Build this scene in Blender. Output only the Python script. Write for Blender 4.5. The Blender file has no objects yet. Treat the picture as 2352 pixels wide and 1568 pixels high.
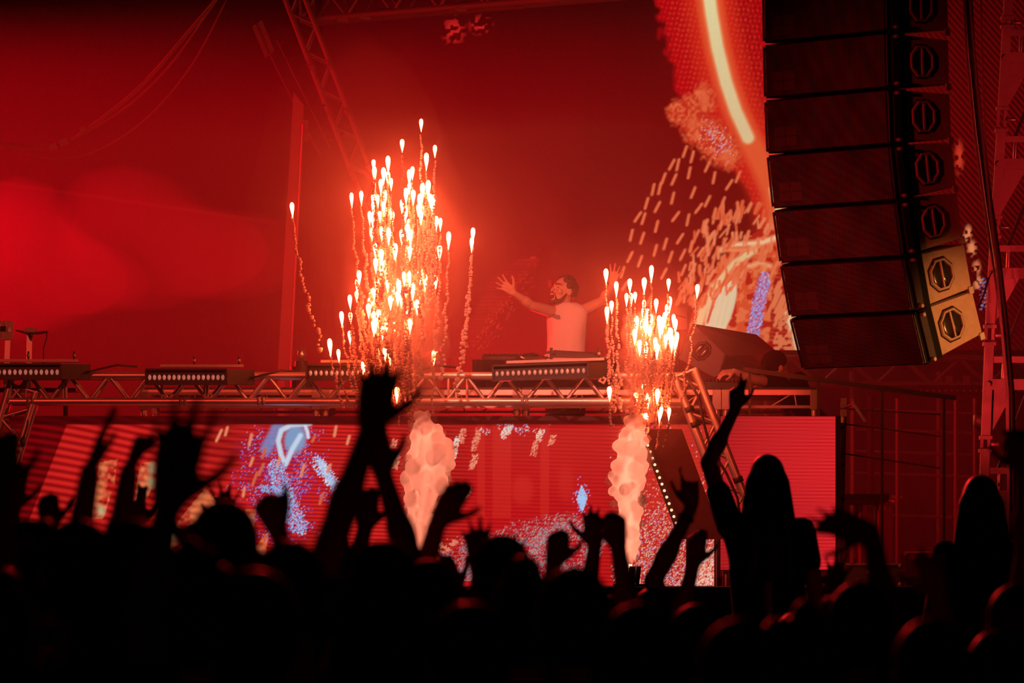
import bpy, math, random
import numpy as np
from mathutils import Vector, Matrix

random.seed(7)
RNG = np.random.default_rng(11)
V = Vector

# ------------------------------------------------------------------ camera, world, light, exposure
IMG_W, IMG_H = 2352, 1568
LENS = 200.0
F = LENS / 36.0 * IMG_W
HORIZON = 1300.0
EYE = 1.70
scene = bpy.context.scene
col = scene.collection

cam_data = bpy.data.cameras.new('camera')
cam_data.lens = LENS
cam_data.sensor_width = 36.0
cam_data.shift_y = (HORIZON - IMG_H / 2) / IMG_W
cam_data.clip_end = 200
cam_data.dof.use_dof = True
cam_data.dof.focus_distance = 43.5
cam_data.dof.aperture_fstop = 6.3
cam = bpy.data.objects.new('camera', cam_data)
cam.location = (0, 0, EYE)
cam.rotation_euler = (math.pi / 2, 0, 0)
col.objects.link(cam)
scene.camera = cam

world = bpy.data.worlds.new('night')
world.use_nodes = True
world.node_tree.nodes['Background'].inputs[0].default_value = (0.012, 0.0006, 0.0012, 1)
world.node_tree.nodes['Background'].inputs[1].default_value = 0.12
scene.world = world

scene.view_settings.view_transform = 'Standard'
scene.view_settings.look = 'None'
scene.view_settings.exposure = 0.0
scene.view_settings.gamma = 1.0
scene.view_settings.use_curve_mapping = False
cy = scene.cycles
cy.max_bounces = 2
cy.diffuse_bounces = 1
cy.glossy_bounces = 1
cy.transmission_bounces = 1
cy.volume_bounces = 0
cy.transparent_max_bounces = 40
cy.sample_clamp_indirect = 2.0
cy.sample_clamp_direct = 0.0
cy.use_denoising = True
cy.adaptive_threshold = 0.035
cy.caustics_reflective = False
cy.caustics_refractive = False


def P(px, py, Y):
    """a point at distance Y whose bearing is that of picture point (px, py)"""
    return V(((px - IMG_W / 2) * Y / F, Y, EYE + (HORIZON - py) * Y / F))


def spot(name, loc, target, energy, color, size, blend=0.6, radius=0.25):
    d = bpy.data.lights.new(name, 'SPOT')
    d.energy = energy
    d.color = color
    d.spot_size = math.radians(size)
    d.spot_blend = blend
    d.shadow_soft_size = radius
    o = bpy.data.objects.new(name, d)
    o.location = loc
    o.rotation_euler = (V(target) - V(loc)).to_track_quat('-Z', 'Y').to_euler()
    col.objects.link(o)
    return o


# front of house, side boom and floor washes; the fills are added, unseen lamps
spot('front_wash_and_fill', (-4.5, 24.0, 8.5), P(560, 900, 44), 3600, (1, 0.06, 0.035), 15, 0.5)
spot('front_wash_and_fill', (-1.0, 24.0, 9.5), P(1290, 800, 44), 16500, (1, 0.20, 0.12), 8.5, 0.6)
spot('front_wash_and_fill', (0.8, 24.0, 5.0), P(1790, 1000, 43), 2600, (1, 0.05, 0.03), 8.5, 0.6)  # extra fill added to brighten the silver pole
spot('crowd_rim_fill', (-1.2, 41.0, 6.0), (0, 16, 1.2), 7000, (1, 0.02, 0.02), 50, 0.8)  # red fill added behind the crowd to rim its edges
spot('side_wash_lamp', (-8.6, 47.5, 6.4), P(900, 640, 46.5), 2700, (1, 0.001, 0.010), 70, 1.0)
spot('haze_wash_lamp', (-8.4, 50.0, 4.0), P(330, 580, 46), 4600, (1, 0.001, 0.010), 48, 1.0)
spot('haze_wash_lamp', (0.0, 51.4, 1.9), P(1120, 430, 46), 2100, (1, 0.001, 0.010), 75, 1.0)
spot('wing_haze_fill', (6.2, 46.0, 5.0), P(2080, 1230, 46), 900, (1, 0.004, 0.012), 60, 1.0)  # fill added to lift the dark haze of the wing
spot('tower_fill', (0.5, 33.0, 1.0), P(2330, 820, 38), 1500, (1, 0.03, 0.03), 16, 1.0)  # unseen fill raising the dim tower out of black
spot('tower_fill', (6.0, 30.0, 2.6), P(2335, 420, 38), 850, (1, 0.02, 0.025), 22, 1.0)  # second fill added for the upper part of the tower
spot('array_fill', (-7.0, 22.0, 4.5), P(1990, 520, 35.7), 4600, (1, 0.02, 0.02), 12, 1.0)  # fill added on the grilles in place of stage spill
spot('warm_side_lamp', (5.6, 33.7, 2.5), P(2205, 765, 35.9), 900, (1, 0.27, 0.065), 19, 1.0, 0.06)

# ------------------------------------------------------------------ helpers: materials
MATS = {}


def nt(m):
    m.use_nodes = True
    t = m.node_tree
    return t, t.nodes, t.links


def material(name, color, rough=0.6, metal=0.0, var=0.25, scale=6.0, bump=0.0, spec=0.4, coat=0.0):
    """principled surface whose colour and gloss are broken up by noise"""
    if name in MATS:
        return MATS[name]
    m = bpy.data.materials.new(name)
    t, n, l = nt(m)
    b = n['Principled BSDF']
    tc = n.new('ShaderNodeTexCoord')
    nz = n.new('ShaderNodeTexNoise')
    nz.inputs['Scale'].default_value = scale
    nz.inputs['Detail'].default_value = 4
    l.new(tc.outputs['Object'], nz.inputs['Vector'])
    mx = n.new('ShaderNodeMix')
    mx.data_type = 'RGBA'
    lo = [c * (1 - var) for c in color[:3]] + [1]
    hi = [min(1, c * (1 + var)) for c in color[:3]] + [1]
    mx.inputs[6].default_value = lo
    mx.inputs[7].default_value = hi
    l.new(nz.outputs['Fac'], mx.inputs[0])
    l.new(mx.outputs[2], b.inputs['Base Color'])
    mr = n.new('ShaderNodeMapRange')
    mr.inputs['To Min'].default_value = max(0.05, rough - 0.12)
    mr.inputs['To Max'].default_value = min(1, rough + 0.12)
    l.new(nz.outputs['Fac'], mr.inputs['Value'])
    l.new(mr.outputs['Result'], b.inputs['Roughness'])
    b.inputs['Metallic'].default_value = metal
    b.inputs['Specular IOR Level'].default_value = spec
    b.inputs['Coat Weight'].default_value = coat
    if bump:
        bp = n.new('ShaderNodeBump')
        bp.inputs['Strength'].default_value = bump
        bp.inputs['Distance'].default_value = 0.01
        l.new(nz.outputs['Fac'], bp.inputs['Height'])
        l.new(bp.outputs['Normal'], b.inputs['Normal'])
    MATS[name] = m
    return m


def emit_material(name, color, strength, sampled=True):
    if name in MATS:
        return MATS[name]
    m = bpy.data.materials.new(name)
    t, n, l = nt(m)
    n.remove(n['Principled BSDF'])
    e = n.new('ShaderNodeEmission')
    e.inputs['Color'].default_value = (*color, 1)
    e.inputs['Strength'].default_value = strength
    l.new(e.outputs[0], n['Material Output'].inputs['Surface'])
    m.cycles.emission_sampling = 'AUTO' if sampled else 'NONE'
    MATS[name] = m
    return m


def led_material():
    """lit screen: each point's colour comes from the picture it is showing, over black mask"""
    m = bpy.data.materials.new('led_screen')
    t, n, l = nt(m)
    b = n['Principled BSDF']
    b.inputs['Base Color'].default_value = (0.01, 0.01, 0.01, 1)
    b.inputs['Roughness'].default_value = 0.7
    a = n.new('ShaderNodeAttribute')
    a.attribute_name = 'picture'
    l.new(a.outputs['Color'], b.inputs['Emission Color'])
    b.inputs['Emission Strength'].default_value = 1.0
    m.cycles.emission_sampling = 'NONE'
    return m


def volume_material(name, density, color=(1, 1, 1), aniso=0.2):
    m = bpy.data.materials.new(name)
    t, n, l = nt(m)
    n.remove(n['Principled BSDF'])
    s = n.new('ShaderNodeVolumeScatter')
    s.inputs['Color'].default_value = (*color, 1)
    s.inputs['Density'].default_value = density
    s.inputs['Anisotropy'].default_value = aniso
    l.new(s.outputs[0], n['Material Output'].inputs['Volume'])
    m.cycles.homogeneous_volume = True
    return m


def smoke_skin_material(name, color, alpha):
    m = bpy.data.materials.new(name)
    t, n, l = nt(m)
    n.remove(n['Principled BSDF'])
    d = n.new('ShaderNodeBsdfDiffuse')
    d.inputs['Color'].default_value = (*color, 1)
    tr = n.new('ShaderNodeBsdfTranslucent')
    tr.inputs['Color'].default_value = (*color, 1)
    a1 = n.new('ShaderNodeMixShader')
    a1.inputs[0].default_value = 0.5
    l.new(d.outputs[0], a1.inputs[1])
    l.new(tr.outputs[0], a1.inputs[2])
    if alpha >= 1:
        l.new(a1.outputs[0], n['Material Output'].inputs['Surface'])
        return m
    tp = n.new('ShaderNodeBsdfTransparent')
    a2 = n.new('ShaderNodeMixShader')
    a2.inputs[0].default_value = alpha
    l.new(tp.outputs[0], a2.inputs[1])
    l.new(a1.outputs[0], a2.inputs[2])
    l.new(a2.outputs[0], n['Material Output'].inputs['Surface'])
    return m


def grille_material():
    m = bpy.data.materials.new('perforated_grille')
    t, n, l = nt(m)
    b = n['Principled BSDF']
    tc = n.new('ShaderNodeTexCoord')
    vo = n.new('ShaderNodeTexVoronoi')
    vo.inputs['Scale'].default_value = 75
    vo.inputs['Randomness'].default_value = 0.0
    l.new(tc.outputs['Object'], vo.inputs['Vector'])
    nz = n.new('ShaderNodeTexNoise')
    nz.inputs['Scale'].default_value = 3
    l.new(tc.outputs['Object'], nz.inputs['Vector'])
    mr = n.new('ShaderNodeMapRange')
    mr.inputs['From Min'].default_value = 0.25
    mr.inputs['From Max'].default_value = 0.5
    l.new(vo.outputs['Distance'], mr.inputs['Value'])
    mu = n.new('ShaderNodeMath')
    mu.operation = 'MULTIPLY'
    l.new(mr.outputs['Result'], mu.inputs[0])
    l.new(nz.outputs['Fac'], mu.inputs[1])
    mx = n.new('ShaderNodeMix')
    mx.data_type = 'RGBA'
    mx.inputs[6].default_value = (0.006, 0.006, 0.006, 1)
    mx.inputs[7].default_value = (0.17, 0.15, 0.15, 1)
    l.new(mu.outputs[0], mx.inputs[0])
    l.new(mx.outputs[2], b.inputs['Base Color'])
    b.inputs['Roughness'].default_value = 0.55
    b.inputs['Specular IOR Level'].default_value = 0.25
    return m


M = {
    'alu': material('brushed_aluminium', (0.62, 0.60, 0.58), 0.38, 0.65, 0.2, 14),
    'alu_dull': material('dull_aluminium', (0.40, 0.39, 0.38), 0.5, 0.5, 0.3, 9),
    'steel': material('galvanised_steel', (0.42, 0.40, 0.38), 0.5, 0.45, 0.35, 7, 0.15),
    'black': material('black_paint', (0.018, 0.017, 0.017), 0.5, 0, 0.4, 8),
    'black_metal': material('black_metal', (0.03, 0.028, 0.028), 0.4, 0.3, 0.4, 8),
    'black_cloth': material('black_cloth', (0.012, 0.011, 0.012), 0.95, 0, 0.4, 20, 0.3, 0.1),
    'cabinet': material('cabinet_textured_paint', (0.30, 0.25, 0.20), 0.62, 0, 0.22, 22, 0.2, 0.3),
    'cabinet_black': material('cabinet_black_paint', (0.17, 0.12, 0.12), 0.6, 0, 0.3, 22, 0.2, 0.3),  # black lifted to reddish grey, carrying the glow of the haze veil
    'grille': grille_material(),
    'grey_square': material('square_grey', (0.085, 0.075, 0.075), 0.6, 0, 0.2, 10),
    'rubber': material('cable_rubber', (0.03, 0.028, 0.028), 0.42, 0, 0.3, 15),
    'cell': None,
    'void': material('matt_black', (0.006, 0.006, 0.006), 0.8, 0, 0.3, 8, 0, 0.1),
    'board_dark': material('dark_red_board', (0.10, 0.025, 0.022), 0.8, 0, 0.3, 4),
    'glass_lens': material('lens_glass', (0.75, 0.72, 0.7), 0.12, 0.85, 0.1, 5),
    'wood_deck': material('stage_plywood', (0.06, 0.05, 0.045), 0.7, 0, 0.4, 5, 0.1),
    'asphalt': material('asphalt', (0.03, 0.03, 0.03), 0.9, 0, 0.5, 3, 0.4),
    'drape': material('black_drape', (0.05, 0.045, 0.045), 0.95, 0, 0.4, 6, 0.4, 0.1),
    'screen_cloth': material('pale_column_cloth', (0.5, 0.48, 0.46), 0.85, 0, 0.15, 5),
    'case': material('flight_case_laminate', (0.12, 0.10, 0.10), 0.6, 0, 0.3, 5),
    'board_print': material('printed_board', (0.42, 0.38, 0.36), 0.6, 0, 0.15, 6),
    'white_print': material('white_print', (0.8, 0.8, 0.78), 0.7, 0, 0.05, 6),
    'grey_panel': material('grey_panel', (0.36, 0.34, 0.34), 0.6, 0, 0.15, 6),
    'led': led_material(),
    'bulb': emit_material('strip_bulb', (1.0, 0.42, 0.22), 2.2, False),
    'comet': emit_material('burning_star', (1.0, 0.095, 0.027), 84.0, True),
    'trail': smoke_skin_material('star_smoke', (0.95, 0.86, 0.80), 1.0),
    'skin': material('skin', (0.42, 0.25, 0.18), 0.55, 0, 0.15, 8),
    'skin_pale': material('skin_pale', (0.62, 0.42, 0.33), 0.5, 0, 0.12, 10),
    'hair_dark': material('dark_hair', (0.018, 0.012, 0.010), 0.5, 0, 0.5, 40, 0.5),
    'hair_brown': material('brown_hair', (0.05, 0.03, 0.02), 0.5, 0, 0.5, 40, 0.5),
    'beard': material('beard_hair', (0.10, 0.05, 0.035), 0.7, 0, 0.5, 60, 0.5),
    'white_shirt': material('white_cotton', (0.80, 0.78, 0.76), 0.9, 0, 0.05, 5, 0.2, 0.2),
    'trousers': material('dark_denim', (0.02, 0.02, 0.03), 0.9, 0, 0.3, 20, 0.2, 0.2),
    'mouth': material('mouth_dark', (0.06, 0.012, 0.012), 0.5, 0, 0.2, 10),
    'teeth': material('teeth', (0.85, 0.82, 0.76), 0.3, 0, 0.05, 10),
    'ink': material('black_ink', (0.015, 0.015, 0.015), 0.8, 0, 0.2, 10),
}
def cell_material():
    m = material('led_cell', (0.75, 0.72, 0.7), 0.12, 0.6, 0.1, 5)
    b = m.node_tree.nodes['Principled BSDF']
    b.inputs['Emission Color'].default_value = (1.0, 0.30, 0.20, 1)
    b.inputs['Emission Strength'].default_value = 0.30
    m.cycles.emission_sampling = 'NONE'
    return m


M['cell'] = cell_material()
SHIRTS = [material('tee_black', (0.014, 0.013, 0.014), 0.95, 0, 0.3, 12, 0.2, 0.1),
          material('tee_charcoal', (0.03, 0.03, 0.033), 0.95, 0, 0.3, 12, 0.2, 0.1),
          material('tee_maroon', (0.05, 0.01, 0.012), 0.95, 0, 0.3, 12, 0.2, 0.1)]

# ------------------------------------------------------------------ helpers: objects and meshes


def setp(o, label=None, cat=None, group=None, kind=None):
    if label:
        o['label'] = label
    if cat:
        o['category'] = cat
    if group:
        o['group'] = group
    if kind:
        o['kind'] = kind
    return o


def thing(name, label, cat, loc, group=None):
    o = bpy.data.objects.new(name, None)
    o.empty_display_size = 0.1
    o.location = loc
    col.objects.link(o)
    return setp(o, label, cat, group)


def world_loc(o):
    p = V((0, 0, 0))
    while o is not None:
        p += o.location
        o = o.parent
    return p


def perp(d):
    d = d.normalized()
    a = V((0, 0, 1)) if abs(d.z) < 0.9 else V((1, 0, 0))
    u = d.cross(a).normalized()
    return u, d.cross(u).normalized()


class MB:
    """collects vertices and faces in world coordinates"""

    def __init__(self):
        self.v, self.f = [], []

    def add(self, vs, fs):
        b = len(self.v)
        self.v.extend(vs)
        self.f.extend([tuple(i + b for i in f) for f in fs])
        return self

    def tube(self, p0, p1, r0, r1=None, n=10, caps=True):
        r1 = r0 if r1 is None else r1
        p0, p1 = V(p0), V(p1)
        u, w = perp(p1 - p0)
        vs = []
        for p, r in ((p0, r0), (p1, r1)):
            for k in range(n):
                a = 2 * math.pi * k / n
                vs.append(p + u * (math.cos(a) * r) + w * (math.sin(a) * r))
        fs = [(k, (k + 1) % n, n + (k + 1) % n, n + k) for k in range(n)]
        if caps:
            fs += [tuple(range(n - 1, -1, -1)), tuple(range(n, 2 * n))]
        return self.add(vs, fs)

    def sweep(self, pts, rad, n=8):
        pts = [V(p) for p in pts]
        m = len(pts)
        rad = rad if hasattr(rad, '__len__') else [rad] * m
        vs, fs = [], []
        for i, p in enumerate(pts):
            d = pts[min(i + 1, m - 1)] - pts[max(i - 1, 0)]
            u, w = perp(d)
            for k in range(n):
                a = 2 * math.pi * k / n
                vs.append(p + u * (math.cos(a) * rad[i]) + w * (math.sin(a) * rad[i]))
        for i in range(m - 1):
            for k in range(n):
                fs.append((i * n + k, i * n + (k + 1) % n, (i + 1) * n + (k + 1) % n, (i + 1) * n + k))
        fs += [tuple(range(n - 1, -1, -1)), tuple(range((m - 1) * n, m * n))]
        return self.add(vs, fs)

    def hexa(self, c):
        """eight corners: bottom ring then top ring"""
        return self.add([V(p) for p in c], [(3, 2, 1, 0), (4, 5, 6, 7), (0, 1, 5, 4), (1, 2, 6, 5), (2, 3, 7, 6), (3, 0, 4, 7)])

    def box(self, c, ax, ay, az):
        c = V(c)
        ax, ay, az = V(ax), V(ay), V(az)
        return self.hexa([c - ax - ay - az, c + ax - ay - az, c + ax + ay - az, c - ax + ay - az,
                          c - ax - ay + az, c + ax - ay + az, c + ax + ay + az, c - ax + ay + az])

    def beam(self, p0, p1, w, h, up=(0, 0, 1)):
        p0, p1 = V(p0), V(p1)
        d = (p1 - p0)
        x = d.cross(V(up)).normalized()
        z = x.cross(d).normalized()
        return self.box((p0 + p1) / 2, d / 2, x * (w / 2), z * (h / 2))

    def prism(self, poly, e):
        poly = [V(p) for p in poly]
        e = V(e)
        n = len(poly)
        vs = poly + [p + e for p in poly]
        fs = [tuple(range(n - 1, -1, -1)), tuple(range(n, 2 * n))]
        fs += [(k, (k + 1) % n, n + (k + 1) % n, n + k) for k in range(n)]
        return self.add(vs, fs)

    def ellipsoid(self, c, ax, ay, az, nu=14, nv=9):
        c, ax, ay, az = V(c), V(ax), V(ay), V(az)
        vs = [c - az]
        for i in range(1, nv):
            t = math.pi * i / nv - math.pi / 2
            for k in range(nu):
                a = 2 * math.pi * k / nu
                vs.append(c + ax * (math.cos(t) * math.cos(a)) + ay * (math.cos(t) * math.sin(a)) + az * math.sin(t))
        vs.append(c + az)
        fs = [(0, 1 + (k + 1) % nu, 1 + k) for k in range(nu)]
        for i in range(nv - 2):
            for k in range(nu):
                a, b = 1 + i * nu, 1 + (i + 1) * nu
                fs.append((a + k, a + (k + 1) % nu, b + (k + 1) % nu, b + k))
        e = len(vs) - 1
        b = 1 + (nv - 2) * nu
        fs += [(b + k, b + (k + 1) % nu, e) for k in range(nu)]
        return self.add(vs, fs)

    def ball(self, c, r, nu=10, nv=6):
        return self.ellipsoid(c, (r, 0, 0), (0, r, 0), (0, 0, r), nu, nv)

    def capsule(self, p0, p1, r0, r1=None, n=10):
        r1 = r0 if r1 is None else r1
        p0, p1 = V(p0), V(p1)
        d = p1 - p0
        if d.length < 1e-6:
            return self.ball(p0, max(r0, r1))
        u, w = perp(d)
        d.normalize()
        rings = [(p0 - d * r0 * 0.87, r0 * 0.5), (p0 - d * r0 * 0.5, r0 * 0.87), (p0, r0),
                 (p1, r1), (p1 + d * r1 * 0.5, r1 * 0.87), (p1 + d * r1 * 0.87, r1 * 0.5)]
        vs = []
        for p, r in rings:
            for k in range(n):
                a = 2 * math.pi * k / n
                vs.append(p + u * (math.cos(a) * r) + w * (math.sin(a) * r))
        fs = []
        for i in range(5):
            for k in range(n):
                fs.append((i * n + k, i * n + (k + 1) % n, (i + 1) * n + (k + 1) % n, (i + 1) * n + k))
        b = len(vs)
        vs += [p0 - d * r0, p1 + d * r1]
        fs += [(b, (k + 1) % n, k) for k in range(n)]
        fs += [(b + 1, 5 * n + k, 5 * n + (k + 1) % n) for k in range(n)]
        return self.add(vs, fs)

    def build(self, name, mat, parent=None, smooth=False, origin=None):
        me = bpy.data.meshes.new(name)
        base = world_loc(parent) if parent is not None else V((0, 0, 0))
        o = V(origin) if origin is not None else base
        me.from_pydata([tuple(p - o) for p in self.v], [], self.f)
        me.materials.append(M[mat] if isinstance(mat, str) else mat)
        if smooth:
            me.polygons.foreach_set('use_smooth', [True] * len(me.polygons))
        me.update()
        ob = bpy.data.objects.new(name, me)
        col.objects.link(ob)
        ob.parent = parent
        ob.location = o - base
        return ob


UNIT = {}


def unit_mesh(kind, mat):
    key = (kind, mat)
    if key not in UNIT:
        b = MB()
        if kind == 'rod':
            b.tube((0, 0, 0), (0, 0, 1), 1, 1, 10)
        elif kind == 'thin':
            b.tube((0, 0, 0), (0, 0, 1), 1, 1, 6)
        else:
            b.box((0, 0, 0.5), (0.5, 0, 0), (0, 0.5, 0), (0, 0, 0.5))
        me = bpy.data.meshes.new(kind + '_' + mat)
        me.from_pydata([tuple(p) for p in b.v], [], b.f)
        me.materials.append(M[mat])
        if kind != 'bar':
            me.polygons.foreach_set('use_smooth', [len(p.vertices) == 4 for p in me.polygons])
        UNIT[key] = me
    return UNIT[key]


def rod(name, p0, p1, r, mat, parent, kind='rod', r2=None):
    """one straight tube or bar as an object of its own; the mesh is shared by all alike"""
    p0, p1 = V(p0), V(p1)
    d = p1 - p0
    o = bpy.data.objects.new(name, unit_mesh(kind, mat))
    q = d.to_track_quat('Z', 'Y')
    base = world_loc(parent) if parent is not None else V((0, 0, 0))
    o.rotation_mode = 'QUATERNION'
    o.rotation_quaternion = q
    o.location = p0 - base
    o.scale = (r, r2 if r2 is not None else r, d.length)
    o.parent = parent
    col.objects.link(o)
    return o


def truss(t, A, B, up, side, w, h, cr, br, bay, mat='alu', faces='fbtu', phase=0):
    """box truss from A to B, A and B on the middle line; chords and braces are parts of t"""
    A, B = V(A), V(B)
    d = (B - A)
    L = d.length
    d.normalize()
    up = V(up)
    up = (up - d * up.dot(d)).normalized()
    side = d.cross(up).normalized() * (1 if V(side).dot(d.cross(up)) > 0 else -1)
    c = {}
    for i in (-1, 1):
        for j in (-1, 1):
            off = side * (i * w / 2) + up * (j * h / 2)
            c[(i, j)] = off
            rod('chord', A + off, B + off, cr, mat, t)
    n = max(2, round(L / bay))
    step = L / n
    pairs = {'f': ((-1, -1), (-1, 1)), 'r': ((1, -1), (1, 1)), 'b': ((-1, -1), (1, -1)), 'u': ((-1, 1), (1, 1))}
    for key, (a, b) in pairs.items():
        if key not in faces:
            continue
        for k in range(n):
            p = A + d * (k * step)
            q = A + d * ((k + 0.5) * step)
            s = A + d * ((k + 1) * step)
            rod('brace', p + c[a], q + c[b], br, mat, t, 'thin')
            rod('brace', q + c[b], s + c[a], br, mat, t, 'thin')
    for end in (A, B):
        for a, b in (((-1, -1), (-1, 1)), ((1, -1), (1, 1)), ((-1, -1), (1, -1)), ((-1, 1), (1, 1))):
            rod('end_bar', end + c[a], end + c[b], br * 1.2, mat, t, 'thin')
    return t


def noise1(x, seed=0):
    return math.sin(x * 1.7 + seed) * 0.5 + math.sin(x * 3.1 + seed * 2.3) * 0.3 + math.sin(x * 6.7 + seed * 1.1) * 0.2


def np_noise(h, w, cell, seed):
    """smooth value noise on a grid of h x w, features about `cell` samples across"""
    r = np.random.default_rng(seed)
    gh, gw = int(h / cell) + 3, int(w / cell) + 3
    g = r.random((gh, gw))
    y = np.arange(h)[:, None] / cell
    x = np.arange(w)[None, :] / cell
    y0, x0 = y.astype(int), x.astype(int)
    fy, fx = y - y0, x - x0
    fy, fx = fy * fy * (3 - 2 * fy), fx * fx * (3 - 2 * fx)
    return (g[y0, x0] * (1 - fy) * (1 - fx) + g[y0, x0 + 1] * (1 - fy) * fx
            + g[y0 + 1, x0] * fy * (1 - fx) + g[y0 + 1, x0 + 1] * fy * fx)


class Picture:
    """what an LED screen shows: a grid of colours over its own face, painted in code"""

    def __init__(self, x0, x1, y0, y1, step):
        self.x = np.arange(x0, x1 + step * 0.5, step)
        self.y = np.arange(y0, y1 + step * 0.5, step)
        self.X, self.Y = np.meshgrid(self.x, self.y)
        self.h, self.w = self.X.shape
        self.c = np.zeros((self.h, self.w, 3))
        self.step = step

    def noise(self, px, seed):
        return np_noise(self.h, self.w, max(1.01, px / self.step), seed)

    def mix(self, mask, color):
        mask = np.clip(mask, 0, 1)[..., None]
        self.c = self.c * (1 - mask) + np.array(color) * mask

    def dist(self, pts):
        d = np.full(self.X.shape, 1e9)
        for (ax, ay), (bx, by) in zip(pts[:-1], pts[1:]):
            vx, vy = bx - ax, by - ay
            t = np.clip(((self.X - ax) * vx + (self.Y - ay) * vy) / (vx * vx + vy * vy + 1e-9), 0, 1)
            d = np.minimum(d, np.hypot(self.X - ax - t * vx, self.Y - ay - t * vy))
        return d

    def stroke(self, pts, width, color, soft=4.0, mod=1.0):
        m = np.clip((width / 2 + soft / 2 - self.dist(pts)) / soft, 0, 1)
        self.mix(m * mod, color)

    def inside(self, poly):
        r = np.zeros(self.X.shape, bool)
        n = len(poly)
        for i in range(n):
            (x1, y1), (x2, y2) = poly[i], poly[(i + 1) % n]
            if y1 == y2:
                continue
            c = ((y1 > self.Y) != (y2 > self.Y)) & (self.X < (x2 - x1) * (self.Y - y1) / (y2 - y1) + x1)
            r ^= c
        return r.astype(float)

    def ellipse(self, cx, cy, rx, ry, ang, color, soft=0.15, mod=1.0):
        a = math.radians(ang)
        dx, dy = self.X - cx, self.Y - cy
        u = dx * math.cos(a) + dy * math.sin(a)
        v = -dx * math.sin(a) + dy * math.cos(a)
        r = np.hypot(u / rx, v / ry)
        self.mix(np.clip((1 - r) / soft + 0.5, 0, 1) * mod, color)

    def dash(self, x, y, L, w, ang, color):
        a = math.radians(ang)
        dx, dy = math.sin(a) * L / 2, -math.cos(a) * L / 2
        x0, x1 = np.searchsorted(self.x, [x - L, x + L])
        y0, y1 = np.searchsorted(self.y, [y - L, y + L])
        if x1 <= x0 or y1 <= y0:
            return
        X, Y = self.X[y0:y1, x0:x1], self.Y[y0:y1, x0:x1]
        vx, vy = 2 * dx, 2 * dy
        t = np.clip(((X - x + dx) * vx + (Y - y + dy) * vy) / (vx * vx + vy * vy), 0, 1)
        d = np.hypot(X - x + dx - t * vx, Y - y + dy - t * vy)
        m = np.clip((w / 2 + 1.5 - d) / 3, 0, 1)[..., None]
        s = self.c[y0:y1, x0:x1]
        self.c[y0:y1, x0:x1] = s * (1 - m) + np.array(color) * m

    def speckle(self, mask, colors, density, seed):
        r = np.random.default_rng(seed)
        k = r.random(self.X.shape)
        pick = r.integers(0, len(colors), self.X.shape)
        cs = np.array(colors)[pick]
        m = ((k < density * mask) * 1.0)[..., None]
        self.c = self.c * (1 - m) + cs * m

    def tile(self, name, Y, parent, i0, i1, j0, j1, lift=0.0):
        """one screen face from grid columns i0..i1 and rows j0..j1, at distance Y"""
        xs, ys = self.x[i0:i1 + 1], self.y[j0:j1 + 1]
        w, h = len(xs), len(ys)
        base = world_loc(parent)
        gx = (xs - IMG_W / 2) * Y / F
        gz = EYE + (HORIZON - ys) * Y / F
        co = np.zeros((h, w, 3))
        co[..., 0] = gx[None, :] - base.x
        co[..., 1] = Y - lift - base.y
        co[..., 2] = gz[:, None] - base.z
        idx = np.arange(h * w).reshape(h, w)
        f = np.stack([idx[1:, :-1], idx[1:, 1:], idx[:-1, 1:], idx[:-1, :-1]], -1).reshape(-1, 4)
        me = bpy.data.meshes.new(name)
        me.vertices.add(h * w)
        me.vertices.foreach_set('co', co.ravel())
        me.loops.add(f.size)
        me.loops.foreach_set('vertex_index', f.ravel().astype(np.int32))
        me.polygons.add(len(f))
        me.polygons.foreach_set('loop_start', (np.arange(len(f)) * 4).astype(np.int32))
        me.update(calc_edges=True)
        at = me.attributes.new('picture', 'FLOAT_COLOR', 'POINT')
        rgba = np.ones((h, w, 4))
        rgba[..., :3] = self.c[j0:j1 + 1, i0:i1 + 1]
        at.data.foreach_set('color', rgba.ravel())
        me.materials.append(M['led'])
        o = bpy.data.objects.new(name, me)
        o.parent = parent
        col.objects.link(o)
        return o

# ================================================================== the setting
YT = 42.5      # front truss of the booth
YL = 42.95     # LED wall under the booth
YD = 43.25     # front edge of the booth decks
YR = 52.0      # big LED wall behind
STAGE = 1.55


def structure(b, name, mat, parent=None):
    o = b.build(name, mat, parent)
    if parent is None:
        o['kind'] = 'structure'
    return o


structure(MB().box((0, 40, -0.05), (30, 0, 0), (0, 45, 0), (0, 0, 0.05)), 'ground', 'asphalt')
structure(MB().box((0, 48.4, STAGE - 0.06), (14, 0, 0), (0, 7.2, 0), (0, 0, 0.06)), 'floor', 'wood_deck')
structure(MB().box((0, 41.24, (STAGE - 0.12) / 2), (14, 0, 0), (0, 0.03, 0), (0, 0, (STAGE - 0.12) / 2)), 'wall_stage_front', 'black_cloth')
b = MB()
nfold = 140
vs, fs = [], []
for i in range(nfold + 1):
    x = -14 + 28 * i / nfold
    y = 55.2 + 0.06 * math.sin(i * 1.9) + 0.04 * math.sin(i * 0.7)
    vs += [V((x, y, STAGE)), V((x, y, 13)), V((x, y + 0.05, 13)), V((x, y + 0.05, STAGE))]
for i in range(nfold):
    a, c = 4 * i, 4 * i + 4
    fs += [(a, c, c + 1, a + 1), (a + 2, c + 2, c + 3, a + 3), (a + 1, c + 1, c + 2, a + 2)]
b.add(vs, fs)
structure(b, 'wall_back', 'drape')

# ================================================================== LED wall behind the booth
pic = Picture(742, 2430, -40, 806, 3.0)
X, Y = pic.X, pic.Y
n1, n2, n3 = pic.noise(60, 1), pic.noise(16, 2), pic.noise(7, 3)
pic.c[:] = (0.022, 0.0, 0.001)
pic.c *= (0.6 + 0.5 * pic.noise(220, 5))[..., None]
pic.c *= (0.85 + 0.15 * np.sin(X * 2 * math.pi / 9 + Y * 0.05))[..., None]
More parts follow.
